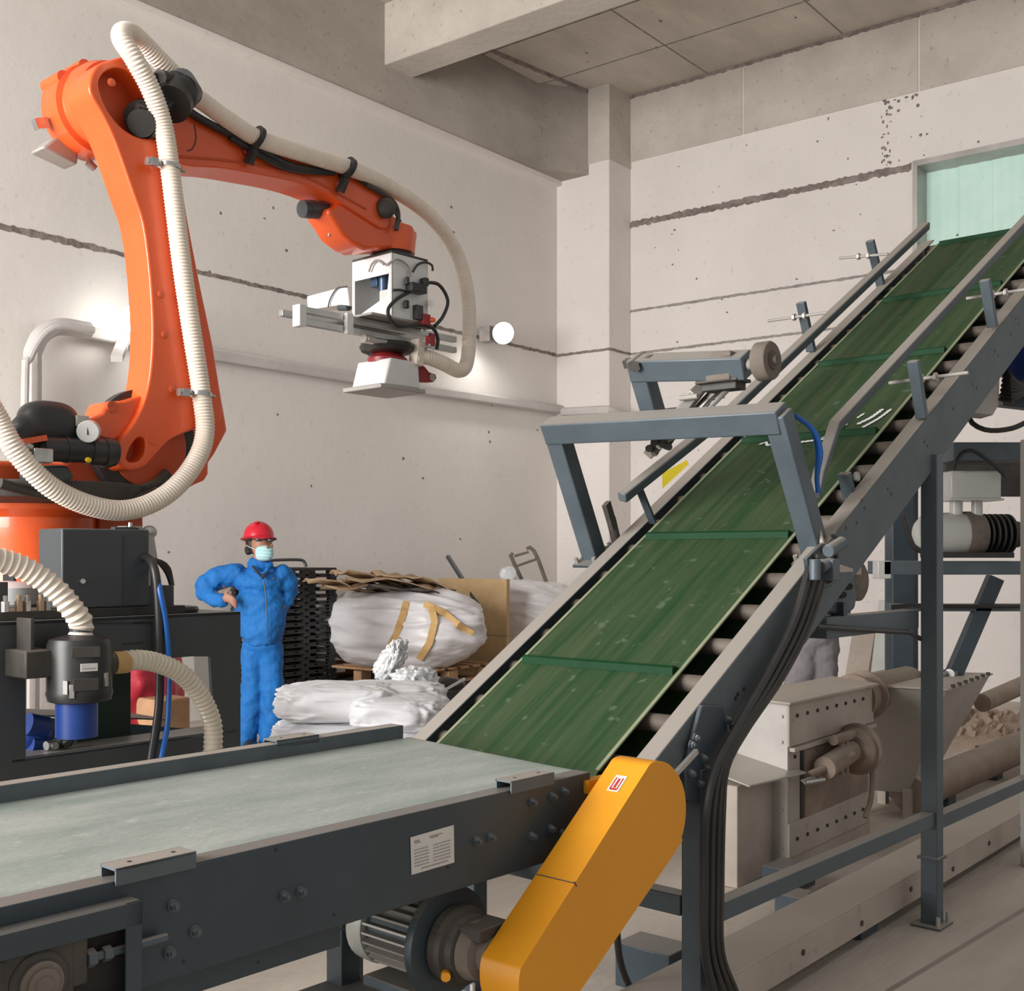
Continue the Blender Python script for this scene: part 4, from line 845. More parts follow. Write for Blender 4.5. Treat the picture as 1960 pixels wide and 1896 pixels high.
# clutter inside the pedestal window
tr_ = lambda px, py, t=TP+.1: on_t(px, py, t)
m = MB().ell(tr_(62, 1400, TP+.2)-z*.01, (.07, .07, .06)); m.cyl(tr_(52, 1385, TP+.15), tr_(88, 1392, TP+.15), .04, 18); m.cyl(tr_(58, 1425, TP+.15), tr_(90, 1428, TP+.15), .03, 16)
p0 = tr_(70, 1400, TP+.2); tag(m.build('pump_motor', 'blue_pump'), 'dark blue pump motor behind the lower left pedestal window', 'motor')
for (px, py, mt, lab) in ((88, 1425, 'chrome', 'shiny metal fitting lying on the pedestal ledge, leftmost of two'), (110, 1428, 'dark_grey', 'dark pipe fitting lying on the pedestal ledge, right of the shiny one')):
    p = tr_(px, py, TP+.08); p.z = zs; tag(MB().cyl(p+z*.018, p+z*.018+c*.05+n*.01, .016, 12).cyl(p+z*.018+c*.02, p+z*.018+c*.02-n*.03, .012, 10).build('pipe_fitting', mt, loc=p+z*.002), lab, 'fitting')
m = MB(); rnd = random.Random(2)
zz0 = tr_(276, 1335, TP+1.6)
m.ell(zz0-z*.06, (.21, .14, .42), (c, n, z), 18, 12, .8)
rg = blob(m, 'red_bag', 'red_bag', None, .02, 3, .08, .12); tag(rg, 'crumpled red bag seen through the pedestal window', 'bag')
m = MB().st((tr_(348, 1300, TP+1.3)-O).dot(c)-.14, (tr_(348, 1300, TP+1.3)-O).dot(c)+.05, TP+1.3, TP+1.5, 0, tr_(348, 1335, TP+1.3).z)
tag(m.build('brown_crate', 'wood', bevel=.01), 'reddish brown box seen through the pedestal window beside the red bag', 'box')
m = MB().st((tr_(372, 1300, TP+.8)-O).dot(c), (tr_(425, 1300, TP+.8)-O).dot(c), TP+.8, TP+.81, tr_(384, 1330, TP+.8).z, tr_(384, 1240, TP+.8).z)
tag(m.build('notice_sheet', 'label', pd), 'white sheet hung inside the pedestal')
# ------------------------------------------------------------------ person in blue
D = 8.97; ps_ = D/FL
def PX(px, py, dy=0): return F(px, py, D+dy)
pr = thing('person', 'person in blue work suit, red helmet and pale mask with hands on hips', 'person', F(500, 1433, D))
pr.location.z = 0; WL[pr.name] = V(pr.location)
k_ = 1/(FL/D)  # metres per pixel
m = MB()
hc_ = PX(501, 1042, 0)
m.ell(hc_, (.078, .095, .115), k=20, m_=14); m.ell(PX(505, 1060, -.03), (.058, .07, .06))
m.cyl(PX(498, 1100, .02), PX(499, 1060, .01), .058, 16, .055)
caps(m, [(PX(498, 1110, .03), .10), (PX(500, 1200, .04), .11), (PX(501, 1240, .05), .08)])
# arms under the sleeves, hands on the hips
def arm(mb, pts): caps(mb, pts, 12)
arm(m, [(PX(440, 1108, .04), .06), (PX(390, 1128, -.0), .045), (PX(418, 1143, -.12), .032), (PX(432, 1146, -.17), .026)])
arm(m, [(PX(540, 1104, .05), .05), (PX(554, 1132, .11), .035), (PX(545, 1158, .06), .028)])
for sgn, (hx, hy, dy, dx) in ((1, (433, 1142, -.18, 1)), (-1, (541, 1160, .02, -1))):
    hnd = PX(hx, hy, dy); m.ell(hnd+V((.012*dx, 0, -.008)), (.040, .022, .036))
    for i_ in range(4):
        a = hnd+V((.02*dx, -.012+.0*i_, .018-.016*i_)); b = a+V((.040*dx, -.004, -.022-.004*i_)); e_ = b+V((.018*dx, .008, -.024))
        caps(m, [(a, .0105), (b, .0095), (e_, .0085)], 8)
    caps(m, [(hnd+V((-.005*dx, -.01, .024)), .0115), (hnd+V((.012*dx, -.022, .045)), .0105), (hnd+V((.03*dx, -.026, .052)), .009)], 8)
for lx, fx in ((480, 470), (520, 512)): caps(m, [(PX(lx, 1260, .05), .06), (PX(lx, 1340, .04), .05), (PX(fx+5, 1415, .05), .045)], 12)
m.ell(PX(470, 1043, .02), (.012, .02, .03)); m.ell(PX(512, 1046, -.098), (.012, .02, .018))
m.ell(PX(521, 1045, -.03), (.008, .015, .022))
body = blob(m, 'body', 'skin', pr, .0085, 3)
# jacket
m = MB()
m.ell(PX(498, 1115, .03), (.20, .135, .11), k=24); m.ell(PX(497, 1160, .03), (.195, .15, .16), k=24, e=.85); m.ell(PX(502, 1205, .03), (.168, .145, .12), k=24, e=.8); m.ell(PX(503, 1180, .03), (.18, .145, .17), k=24, e=.8)
m.cyl(PX(503, 1233, .03), PX(502, 1210, .03), .135, 24, .15)
caps(m, [(PX(452, 1098, .03), .085), (PX(420, 1104, .02), .088), (PX(393, 1120, .0), .080), (PX(391, 1132, -.02), .072), (PX(412, 1147, -.10), .062), (PX(426, 1150, -.145), .048)])
caps(m, [(PX(540, 1098, .04), .075), (PX(551, 1112, .07), .075), (PX(556, 1132, .11), .06), (PX(547, 1155, .07), .05)])
m.ell(PX(498, 1082, .03), (.10, .09, .07)); m.tube([PX(478, 1075, .0), PX(488, 1090, -.08), PX(502, 1100, -.115), PX(513, 1088, -.09), PX(520, 1078, -.02)], .022, 10)
jk = blob(m, 'jacket', 'blue_cloth', pr, .012, 3, .035, .07)
m = MB().tube([PX(503, 1100, -.135), PX(509, 1140, -.155), PX(512, 1185, -.15), PX(512, 1228, -.13)], .005, 6); m.build('zip', 'dark_grey', jk)
m = MB().tube([PX(483, 1083, -.085), PX(490, 1092, -.12), PX(503, 1106, -.15), PX(513, 1094, -.125)], .009, 8); m.build('dark_collar', 'black', jk)
m = MB().bar(PX(526, 1162, -.13), PX(538, 1176, -.11), .02, .006); m.build('pocket_flap', 'blue_pump', jk)
MB().ell(PX(525, 1107, -.115), (.012, .006, .012)).build('badge', 'black', jk)
# trousers
m = MB()
m.ell(PX(503, 1235, .04), (.155, .13, .10), k=24); 
caps(m, [(PX(485, 1250, .04), .10), (PX(482, 1330, .03), .085), (PX(477, 1375, .04), .078), (PX(472, 1418, .05), .07)])
caps(m, [(PX(518, 1250, .04), .10), (PX(521, 1330, .04), .088), (PX(520, 1375, .05), .08), (PX(514, 1418, .06), .072)])
blob(m, 'trousers', 'blue_cloth', pr, .012, 3, .03, .09)
for fx in (474, 518):
    p = PX(fx, 1428, -.02); p.z = 0
    m = MB().ell(p+V((.03, -.05, .04)), (.048, .12, .04), e=.8); m.st(0, 0.001, 0, .001, 0, .001) if False else None
    m.build('shoe', 'black', pr)
# helmet with brim, hair, mask, goggles
hx = PX(495, 1024, .01)
m = MB().lathe(hx+z*-.02, z+V((.03, .03, 0)), [(0, .118), (.015, .116), (.05, .110), (.08, .095), (.105, .068), (.122, .035), (.127, .0)], 30); hm = m.build('helmet', 'red_helmet', pr)
m = MB().lathe(hx+z*-.034, z+V((-.03, .12, 0)), [(0, .132), (.004, .140), (.010, .136), (.018, .115)], 34); m.ell(hx+V((.045, -.10, -.020)), (.085, .07, .012)); m.build('helmet_brim', 'red_helmet', hm)
MB().box(hx+V((0, 0, .098)), (.028, .17, .018), (V((1,0,0)), V((0,1,0)), z)).build('helmet_ridge', 'red_helmet', hm, bevel=.008)
m = MB().ell(PX(489, 1040, .045), (.074, .075, .085)); m.ell(PX(476, 1052, .05), (.03, .04, .04)); blob(m, 'hair', 'hair', pr, .01, 2, .015, .03)
m = MB().ell(PX(506, 1058, -.055), (.068, .058, .062), e=.75); mk = m.build('face_mask', 'mask', pr)
m = MB().tube([PX(490, 1052, -.085), PX(478, 1047, -.04), PX(471, 1043, .015)], .003, 6); m.build('ear_loop', 'mask', mk)
m = MB()
for i_ in range(3): m.tube([PX(491, 1052+6*i_, -.108), PX(506, 1053+6*i_, -.118), PX(520, 1052+6*i_, -.10)], .0025, 6)
m.build('mask_pleat', 'mask', mk)
m = MB().ell(PX(495, 1032, -.088), (.028, .012, .017), e=.7); m.ell(PX(518, 1033, -.082), (.024, .012, .016), e=.7); m.tube([PX(480, 1031, -.07), PX(506, 1032, -.098), PX(528, 1032, -.06)], .005, 6); m.tube([PX(480, 1031, -.07), PX(470, 1036, .02)], .004, 6)
m.build('safety_glasses', 'goggle', pr)

# ------------------------------------------------------------------ black plastic pallets stacked behind the person
def gx(px, py, d): return F(px, py, d)
bp0 = F(566, 1320, 11.05)-v*.16-u*.28
def plastic_pallet(zb_, off, lab):
    m = MB(); p = V((bp0.x, bp0.y, zb_))+u*off
    ux, vx = u, v
    for i_ in range(6): m.box(p+ux*(-.32+.128*i_)+z*.055, (.085, .62, .012), (ux, vx, z))
    for j_ in (-.28, 0, .28): m.box(p+vx*j_+z*.043, (.74, .06, .014), (ux, vx, z)); m.box(p+vx*j_+z*.004, (.74, .06, .008), (ux, vx, z))
    for i_ in (-.32, 0, .32):
        for j_ in (-.28, 0, .28): m.box(p+ux*i_+vx*j_+z*.022, (.07, .06, .038), (ux, vx, z))
    o = m.build('plastic_pallet', 'black', loc=p); return tag(o, lab, 'pallet', 'black plastic pallets stacked behind the person')
pp = plastic_pallet(0.001, 0, 'black plastic pallet, one of the tall stack behind the person in blue')
rnd = random.Random(4)
for i_ in range(1, 22):
    k = pp.copy(); C.collection.objects.link(k)
    if i_ == 21: k['label'] = 'topmost black plastic pallet of the stack behind the person, under the curved tube'
    if True: k.location = pp.location+V((rnd.uniform(-.008, .008), rnd.uniform(-.008, .008), .0625*i_))
zt2 = .0625*22+.002
m = MB().tube(spline([V((bp0.x, bp0.y, zt2+.02))+v*a+z*b for a, b in ((.20, .0), (.18, .04), (.0, .05), (-.22, .05), (-.28, .03), (-.30, -.01))], .02), .014, 8)
tag(m.build('black_hoop', 'black'), 'black curved tube handle lying on top of the plastic pallet stack', 'tube')
# ------------------------------------------------------------------ pallets, bulk bags and cardboard
def wood_pallet(p, L=1.2, W=1.0):
    m = MB()
    for i_ in range(7): m.box(p+u*(-W/2+.05+i_*(W-.1)/6)+z*.13, (.10, L, .022), AR)
    for j_ in (-L/2+.05, 0, L/2-.05):
        m.box(p+v*j_+z*.011, (W, .10, .022), AR)
        for i_ in (-W/2+.06, 0, W/2-.06): m.box(p+u*i_+v*j_+z*.065, (.12, .10, .086), AR)
        m.box(p+v*j_+z*.113, (W, .10, .018), AR) if False else None
    return m
bb = F(765, 1230, 11.0); bb.z = 0
dk = MB().box(bb+z*.165, (1.1, 1.35, .33), AR).build('steel_stand', 'dark_void', loc=bb, bevel=.02); tag(dk, 'low dark stand under the pallet of the larger bulk bag', 'stand')
wp = wood_pallet(bb+z*.332, 1.35, 1.1).build('wooden_pallet', 'wood', loc=bb+z*.332); tag(wp, 'wooden pallet under the larger film-wrapped bulk bag', 'pallet')
wq = wood_pallet(bb+v*.55+u*-.1+z*.478, .5, .9)
def bulk(p, rx, ry, rz, nm, lab, seed, flat=.75):
    def fold(q):
        w1 = noise.noise(V((q.x*1.3+seed*7, q.y*1.3, q.z*3.4+q.x*1.1))); w2 = noise.noise(V((q.x*3+seed, q.y*3, q.z*9)))
        return -.11*abs(w1)-.03*abs(w2)+.06*noise.noise(q*1.7+V((seed, 0, 0)))-.28*max(0, -q.z-.25)
    b = cloth(nm, 'bulk', p, (rx, ry, rz), AR, flat, fold, 150, 90)
    return tag(b, lab, 'bag', 'white bulk bags by the left wall')
b1 = bulk(F(766, 1203, 10.85)+z*.0, .52, .92, .41, 'bulk_bag', 'large white film-wrapped bulk bag bulging over a wooden pallet', 1)
b2 = bulk(F(1010, 1200, 12.2)-z*.0, .48, .55, .52, 'bulk_bag', 'white bulk bag beside the column, half hidden by the inclined conveyor', 2)
m = MB().box(F(1010, 1200, 12.2)-z*.62, (1.0, 1.1, .22), AR); q_ = F(1010, 1200, 12.2); zb2 = q_.z-.53
m = MB().box(V((q_.x, q_.y, zb2/2)), (.95, 1.05, zb2), AR); tag(m.build('wooden_crate', 'wood', bevel=.02), 'wooden crate under the bulk bag beside the column', 'crate')
from mathutils.bvhtree import BVHTree
bvh = BVHTree.FromPolygons([v_.co.copy() for v_ in b1.data.vertices], [tuple(p_.vertices) for p_ in b1.data.polygons])
# straps on the big bag
for pts, lab in (([(778, 1150), (772, 1175), (758, 1215), (738, 1250), (722, 1278)], 'ochre sling strap hanging down the middle of the larger bulk bag'), ([(826, 1160), (832, 1190), (822, 1230), (798, 1268)], 'ochre sling strap curving down right of the middle strap'), ([(812, 1155), (850, 1172), (870, 1190), (912, 1218)], 'ochre sling strap running diagonally to the bag\'s right side')):
    P = []
    for i_ in range(len(pts)-1):
        for j_ in range(6):
            x = pts[i_][0]+(pts[i_+1][0]-pts[i_][0])*j_/6; y = pts[i_][1]+(pts[i_+1][1]-pts[i_][1])*j_/6; r_ = ray(x, y).normalized()
            h_ = bvh.ray_cast(CAM-b1.location, r_); P.append((h_[0]+b1.location if h_[0] else F(x, y, 10.3))-r_*.012)
    m = MB()
    vs = []; 
    for i_, p in enumerate(P):
        w2 = .03; side = (P[min(i_+1, len(P)-1)]-P[max(i_-1, 0)]).cross(V((0, 1, 0))).normalized()*w2; vs += [p-side, p+side, p+side-V((0, .012, 0)), p-side-V((0, .012, 0))]
    fs = []
    for i_ in range(len(P)-1):
        b = i_*4
        for j_ in range(4): fs.append((b+j_, b+(j_+1) % 4, b+4+(j_+1) % 4, b+4+j_))
    m.add(vs, fs); tag(m.build('sling_strap', 'strap'), lab, 'strap', 'straps on the large bulk bag')
# flattened cardboard on top
rnd = random.Random(8); ct_ = F(770, 1128, 10.8)
zt3 = 1.17
for (x0, x1, dz, w_, mt, lab) in ((583, 715, .07, .45, 'card', 'flattened cardboard sheet sticking out left on top of the bulk bag'), (620, 800, .04, .5, 'card', 'brown cardboard sheet on the bulk bag, under the left one'), (700, 880, .02, .55, 'black_dusty', 'dark sheet poking out right from the cardboard pile'), (660, 830, .09, .6, 'card', 'wrinkled brown cardboard in the middle of the pile'), (720, 860, .13, .5, 'card', 'topmost crumpled brown paper on the bulk bag'), (640, 760, .14, .35, 'card', 'small cardboard piece on top of the pile, left of the crumpled paper')):
    a = F(x0, 1120, 10.45); b = F(x1, 1120, 10.75); mid = (a+b)/2; mid.z = zt3+dz
    dx = (b-a).normalized(); dx.z = 0; dy = z.cross(dx); L = (b-a).length
    tilt = rnd.uniform(-.07, .02); vs = []; 
    for i_ in range(9):
        for j_ in range(6):
            f_, g_ = i_/8-.5, j_/5-.5
            vs.append(mid+dx*L*f_+dy*w_*g_*(1-.5*abs(f_))+z*(-.16*max(0, f_) + tilt*f_+.03*noise.noise(V((f_*4+x0, g_*4, dz*9)))*2))
    fs = [(i_*6+j_, (i_+1)*6+j_, (i_+1)*6+j_+1, i_*6+j_+1) for i_ in range(8) for j_ in range(5)]
    m = MB().add(vs, fs); o = m.build('cardboard_sheet', mt); sd = o.modifiers.new('thick', 'SOLIDIFY'); sd.thickness = .012
    tag(o, lab, 'cardboard', 'cardboard on the large bulk bag')
m = MB().box(F(905, 1160, 11.6), (.05, .9, .55), AR); m.box(V((F(905, 1160, 11.6).x, F(905, 1160, 11.6).y, .35)), (.06, .9, .7), AR); tag(m.build('plywood_board', mat('plywood', (.55,.37,.19), .7)), 'tan board standing between the two bulk bags', 'board')
tag(MB().bar(F(857, 1064, 11.9), F(918, 1160, 11.5), .035, .035).build('metal_bar', 'dark_grey'), 'dark metal bar leaning diagonally between the two bulk bags', 'bar')
# hand truck behind the second bag
D2 = 12.9
m = MB().tube([F(x, y, D2) for x, y in ((1046, 1115), (1030, 1070), (1022, 1054), (1014, 1047), (1008, 1050))], .022, 8); m.tube([F(x, y, D2) for x, y in ((1000, 1112), (984, 1078), (977, 1062), (982, 1058))], .022, 8)
m.tube([F(984, 1064, D2), F(1012, 1056, D2)], .014, 8); m.tube([F(986, 1084, D2), F(1026, 1070, D2)], .014, 8); m.tube([F(1046, 1115, D2), F(1030, 1380, D2)], .022, 8); m.tube([F(1000, 1112, D2), F(996, 1380, D2)], .022, 8)
tag(m.build('hand_truck', 'wheel'), 'tubular hand truck handle sticking up behind the bulk bag beside the column', 'hand truck')
m = MB().ell(F(972, 1102, 12.5), (.10, .08, .11)); pb = blob(m, 'plastic_bag', 'film', None, .02, 2, .06, .06); tag(pb, 'small clear plastic bag lying on the second bulk bag by the hand truck', 'bag')
# ------------------------------------------------------------------ white sacks in the foreground pile
def sack(px, py, d, L, W, Hh, rot, lab, seed):
    p = F(px, py, d); a = V((math.cos(rot), math.sin(rot), 0)); b = z.cross(a)
    def fold(q):
        en = abs(q.x)**2; w1 = noise.noise(V((q.x*1.6+seed*5, q.y*2.2, q.z*2))); w2 = abs(noise.noise(V((q.x*1.2+seed*3, q.y*7, q.z*5))))
        return .07*w1-.22*en*w2-.11*abs(noise.noise(V((q.x*3+seed, q.y*4, q.z*2))))-.04*abs(noise.noise(V((q.x*8+seed, q.y*9, q.z*3))))
    o = cloth('white_sack', 'sack', p, (L/2, W/2, Hh/2), (a, b, z), .55, fold)
    return tag(o, lab, 'sack', 'white woven sacks in front of the bulk bags')
def at_z(px, py, zz): return on_z(px, py, zz)
sd_ = 7.2
ra = math.atan2(n.y, n.x)
sack(645, 1341, 6.9, .76, .62, .22, .10, 'white woven sack on the left of the pile, upper layer', 1)
sack(635, 1406, 6.9, .72, .62, .21, .06, 'white woven sack at the bottom left of the pile', 2)
sack(765, 1362, 6.75, .58, .60, .20, -.12, 'white sack with folds on the right of the pile, near the belt', 3)
sack(772, 1420, 6.75, .62, .62, .20, -.05, 'bottom right white sack under the folded one', 4)
sack(745, 1328, 7.15, .72, .5, .16, .2, 'white sack at the back of the pile', 5)
sack(700, 1470, 6.85, 1.3, .66, .22, .05, 'lowest white sack, hidden mostly by the conveyor rail', 6)
sk = F(700, 1500, 6.85); tag(wood_pallet(V((sk.x, sk.y, .001)), .8, 1.2).box(V((sk.x, sk.y, .145)), (.9, .7, .001)).build('wooden_pallet', 'wood', loc=V((sk.x, sk.y, 0))), 'wooden pallet on the floor under the pile of white sacks', 'pallet')
sack(700, 1510, 6.85, 1.2, .7, .24, .0, 'white sack lying on the pallet under the whole pile', 7)
def crumple(seed, k1=5):
    return lambda q: .35*abs(noise.noise(q*2.2+V((seed, 0, 0))))-.45*abs(noise.noise(V((q.x*k1+seed, q.y*k1, q.z*1.5))))-.12*abs(noise.noise(q*9))
tag(cloth('film_bundle', 'film', F(795, 1302, 7.4), (.17, .12, .085), AR, .8, crumple(3), 70, 44), 'crumpled clear plastic bundle on top of the sack pile', 'plastic')
tag(cloth('tied_film', 'film', F(748, 1265, 8.2), (.12, .10, .16), (V((.9, 0, .25)).normalized(), V((0, 1, 0)), V((.25, 0, .95))), 1.15, crumple(8, 7), 70, 44), 'white tied plastic film standing up behind the sacks', 'plastic')
m = MB().box(V((F(745, 1300, 8.2).x, 8.2, .25)), (.5, .4, .50)); tag(m.build('grey_box', 'dark_grey', bevel=.02), 'dark box behind the sacks carrying the tied film', 'box')
m = MB().ell(F(850, 1310, 7.6), (.14, .10, .05)); o = blob(m, 'dark_cloth', 'black', None, .014, 1, .03, .05); tag(o, 'dark blue cloth beside the plastic bundle on the sacks', 'cloth')
m = MB().box(F(866, 1312, 6.6), (.16, .05, .012), (V((.8, .1, .45)).normalized(), V((0, 1, 0)), V((-.45, 0, .8)).normalized())); tag(m.build('folded_paper', 'alu'), 'grey folded strip beside the left rail of the inclined conveyor', 'strip')
m = MB().st(.16, .22, .86, 1.0, .83, .90); m.build('red_end_block', 'red', ic, bevel=.01)
# ------------------------------------------------------------------ supports of the inclined conveyor
zu = lambda s_: .90+.586*(s_-.284)-.22   # height of the channel underside at s
def leg(s_, t_, zt=None, w_=.068):
    zt = zt or zu(s_)+.04
    return MB().st(s_-w_/2, s_+w_/2, t_-w_/2, t_+w_/2, .006, zt)
sp = ic
fs_ = (on_t(1335, 1700, .03)-O).dot(c)
LG = {'near_front': (fs_, .03), 'far_front': (fs_, .93), 'near_rear': (2.30, .03)}
for k_2, (s_, t_) in LG.items():
    lo = leg(s_, t_).build('leg', 'steel_lt' if 'rear' in k_2 else 'steel', sp, bevel=.004)
    MB().st(s_-.07, s_+.07, t_-.06, t_+.06, 0, .010).build('foot_plate', 'rail_dusty', lo, bevel=.002)
    m = MB().cyl(S(s_-.052, t_-.045, .01), S(s_-.052, t_-.045, .05), .009, 8); m.build('anchor_bolt', 'galv', lo); MB().cyl(S(s_+.052, t_-.045, .01), S(s_+.052, t_-.045, .05), .009, 8).build('anchor_bolt', 'galv', lo)
m = MB().st(2.255, 2.345, -.015, .075, .27, .282); m.build('height_collar', 'rail_dusty', sp, bevel=.002)
zbr = on_t(1781, 1565, .03).z
m = MB().st(fs_+.034, 2.266, .005, .055, zbr-.028, zbr+.028); m.build('side_brace', 'steel_lt', sp, bevel=.003)
MB().st(2.334, 4.3, .005, .055, zbr-.05, zbr+.006).build('side_brace', 'steel_lt', sp, bevel=.003)
MB().st(fs_-.03, fs_+.03, .07, .90, .44, .50).build('cross_brace', 'steel', sp, bevel=.003)
# cables down the near leg
for j_, (off, r_, dt, lb_c) in enumerate(((-.030, .013, 0, 'thick black cable strapped along the conveyor side, leftmost down its front leg'), (.012, .012, 0, 'black cable along the conveyor side, second from the left down the front leg'), (.050, .010, 0, 'thin black cable along the conveyor side, second from the right down the front leg'), (.082, .008, 0, 'thinnest dusty cable along the conveyor side, rightmost down the front leg'))):
    pts = [on_t(1558+off*300, 1085, -.035), on_t(1530+off*300, 1185, -.03), on_t(1478+off*300, 1290, -.03), on_t(1412+off*200, 1400, -.035), on_t(1376+off*200, 1470, -.04), on_t(1360+off*300, 1560, -.04), on_t(1357+off*300, 1700, -.04), on_t(1358+off*300, 1820, -.04), on_t(1378+off*400, 1900, -.05)]
    tag(MB().tube(spline(pts, .03), r_, 8).build('power_cable', 'black' if j_ != 3 else 'black_dusty'), lb_c, 'cable', 'black cables along the inclined conveyor')
tag(MB().tube(spline([on_t(1178, 1690, .3), on_t(1182, 1800, .3), on_t(1190, 1850, .3), on_t(1210, 1900, .3)], .03), .011, 8).build('hanging_cable', 'black'), 'single black cable hanging to the floor behind the yellow guard', 'cable')
# geared drive hanging at the portal pivot
dr = thing('pivot_drive', 'dusty drive unit with wheel bolted behind the conveyor at the portal foot', 'motor', on_t(1630, 1180, .25))
Q = lambda x, y, t=.2: on_t(x, y, t)
m = MB().prism([Q(x, y, .1) for x, y in ((1588, 1090), (1634, 1092), (1642, 1130), (1636, 1165), (1620, 1178), (1585, 1172), (1572, 1130))], n*.14); m.build('gear_housing', 'steel_lt', dr, bevel=.008)
MB().lathe(Q(1650, 1112, .10), n, [(0, .06), (.01, .075), (.10, .075), (.11, .06)], 28).build('drive_wheel', 'wheel', dr)
m = MB().bar(Q(1600, 1085, .08), Q(1640, 1090, .08), .04, .04); m.cyl(Q(1608, 1108, .08), Q(1608, 1108, .05), .02, 14); m.build('bearing_cap', 'steel_box', dr, bevel=.004)
for x, y in ((1602, 1128), (1614, 1138), (1626, 1122)): MB().cyl(Q(x, y, .10), Q(x, y, .085), .013, 10).build('housing_hole', 'black', dr)
m = MB().bar(Q(1606, 1152, .1), Q(1606, 1180, .1), .03, .05); m.build('mount_lug', 'steel', dr)
MB().ell(Q(1585, 1148, .05), (.012, .012, .016)).build('cable_gland', 'label', dr)
zc_b = Q(1650, 1192, .1).z
m = MB().st((Q(1568, 1190, .1)-O).dot(c), 2.266, .07, .14, zc_b-.04, zc_b+.035); m.build('drive_shelf', 'steel_lt', sp, bevel=.003)
m = MB().tube([Q(1562, 1198, .05), Q(1640, 1204, .05), Q(1740, 1210, .05), Q(1762, 1222, .05)], .010, 8); m.build('shelf_cable', 'black', sp)

# ------------------------------------------------------------------ second portal with press roller
pa = thing('roller_arm', 'smaller square-tube arm with dusty wheel behind the portal beam', 'arm', lerp(PB0, PB1, .45)+ni*.045)
q2 = 1.42
b = on_q(1252, 795, q2); tp = on_q(1222, 692, q2); rt_ = on_q(1432, 698, q2)
MB().bar(b, tp, .07, .07, up=n).build('upright', 'steel_lt', pa, bevel=.006)
MB().bar(on_q(1212, 704, q2)+ni*0, rt_, .08, .085, up=ni).build('cross_beam', 'steel_lt', pa, bevel=.006)
m = MB().cyl(tp-ci*.045, tp+ci*.045, .02, 14); m.cyl(tp-ci*.055-n*.02, tp-ci*.045-n*.02, .02, 6); m.box(tp, (.03, .12, .03), AI); m.build('hinge_joint', 'black_dusty', pa)
wc2 = on_q(1456, 692, q2-.03)
MB().lathe(wc2-n*.045, n, [(0, .05), (.0, .062), (.006, .066), (.05, .066), (.055, .06), (.056, .02)], 30).build('press_wheel', 'wheel', pa)
MB().lathe(wc2-n*.045, -n, [(0, .03), (.006, .03), (.007, .018), (.02, .016), (.021, .0)], 20).build('wheel_hub', 'roller', pa)
MB().cyl(wc2, rt_, .02, 12).build('wheel_axle', 'galv', pa)
tag(MB().box(lerp(b, b-ni*.02, 1), (.20, .16, .012), AI).build('base_plate', 'rail_dusty', pa, bevel=.003))
m = MB().box(on_q(1386, 718, q2), (.09, .10, .05)); m.build('sensor_block', 'wheel', pa, bevel=.006)
m = MB().box(on_q(1384, 731, q2), (.10, .17, .012)); m.box(on_q(1385, 740, q2), (.07, .14, .03)); m.build('sensor_plate', 'black_dusty', pa, bevel=.003)
m = MB().box(on_q(1386, 680, q2), (.05, .08, .02)); m.build('top_cap', 'wheel', pa, bevel=.004)
rnd = random.Random(6)
for j_ in range(6):
    m = MB().tube(spline([on_q(1392-j_*4, 745, q2+.02*j_), on_q(1372-j_*5, 765+j_, q2+.03+.01*j_), on_q(1335-j_*3, 800, q2+.03), on_q(1290-j_*5, 835+j_*2, q2+.02*j_), on_q(1262-j_*5+j_ % 2*16, 852+(j_ % 3)*7, q2)], .03), .016 if j_ % 2 else .011, 8)
    m.build('pneumatic_tube', 'galv' if j_ % 3 == 0 else ('black_dusty' if j_ % 3 == 1 else 'wheel'), pa)
m = MB().bar(on_q(1340, 742, q2+.06), on_q(1250, 862, q2+.06), .10, .04, up=n); m.build('slide_channel', 'galv', pa, bevel=.004)
for x, y in ((1238, 836), (1252, 846), (1242, 858), (1280, 855), (1256, 836), (1268, 850), (1270, 838)): MB().cyl(on_q(x, y, q2-.03), on_q(x, y, q2-.0), .014, 12).build('tube_end', 'black', pa)
MB().cyl(on_q(1302, 762, q2), on_q(1336, 758, q2), .010, 10).build('probe', 'galv', pa)
tag(MB().prism([F(x, y, 6.2) for x, y in ((1268, 905), (1315, 880), (1318, 888), (1300, 905), (1268, 935))], V((0, .01, 0))).build('yellow_sign', 'yellow_tag'), 'small yellow tag hanging beyond the left guide rail', 'tag')

# ------------------------------------------------------------------ screw feeder box on the floor
fb = F(1510, 1672, 5.45); fb.z = 0
def FB(a, b, h): return fb+u*a+v*b+z*h
AF = (u, v, z)
sf = thing('screw_feeder', 'dusty bolted steel box machine on the floor under the inclined conveyor', 'machine', FB(.5, .18, 0))
def fbx(a0, a1, b0, b1, h0, h1): return MB().box(FB((a0+a1)/2, (b0+b1)/2, (h0+h1)/2), (a1-a0, b1-b0, h1-h0), AF)
HT = .80
fbx(0, 1.0, .0, .26, .001, HT).build('box_body', 'steel_box', sf, bevel=.004)
fbx(-.012, 0, -.0, .26, .0, HT+.0).build('end_panel', 'galv', sf, bevel=.002)
m = fbx(-.02, 1.02, -.012, 0, HT-.20, HT); m.build('upper_side_plate', 'steel_box', sf, bevel=.002)
fbx(-.02, .95, -.012, 0, .08, .24).build('lower_side_plate', 'steel_box', sf, bevel=.002)
fbx(.0, 1.02, -.03, 0, HT-.225, HT-.205).build('side_flange', 'steel_box', sf, bevel=.002)
fbx(.12, .15, -.004, 0, .24, HT-.22).build('side_slot', 'black', sf)
m = fbx(.16, .95, -.008, 0, .24, HT-.24); m.build('recess_plate', 'rust', sf)
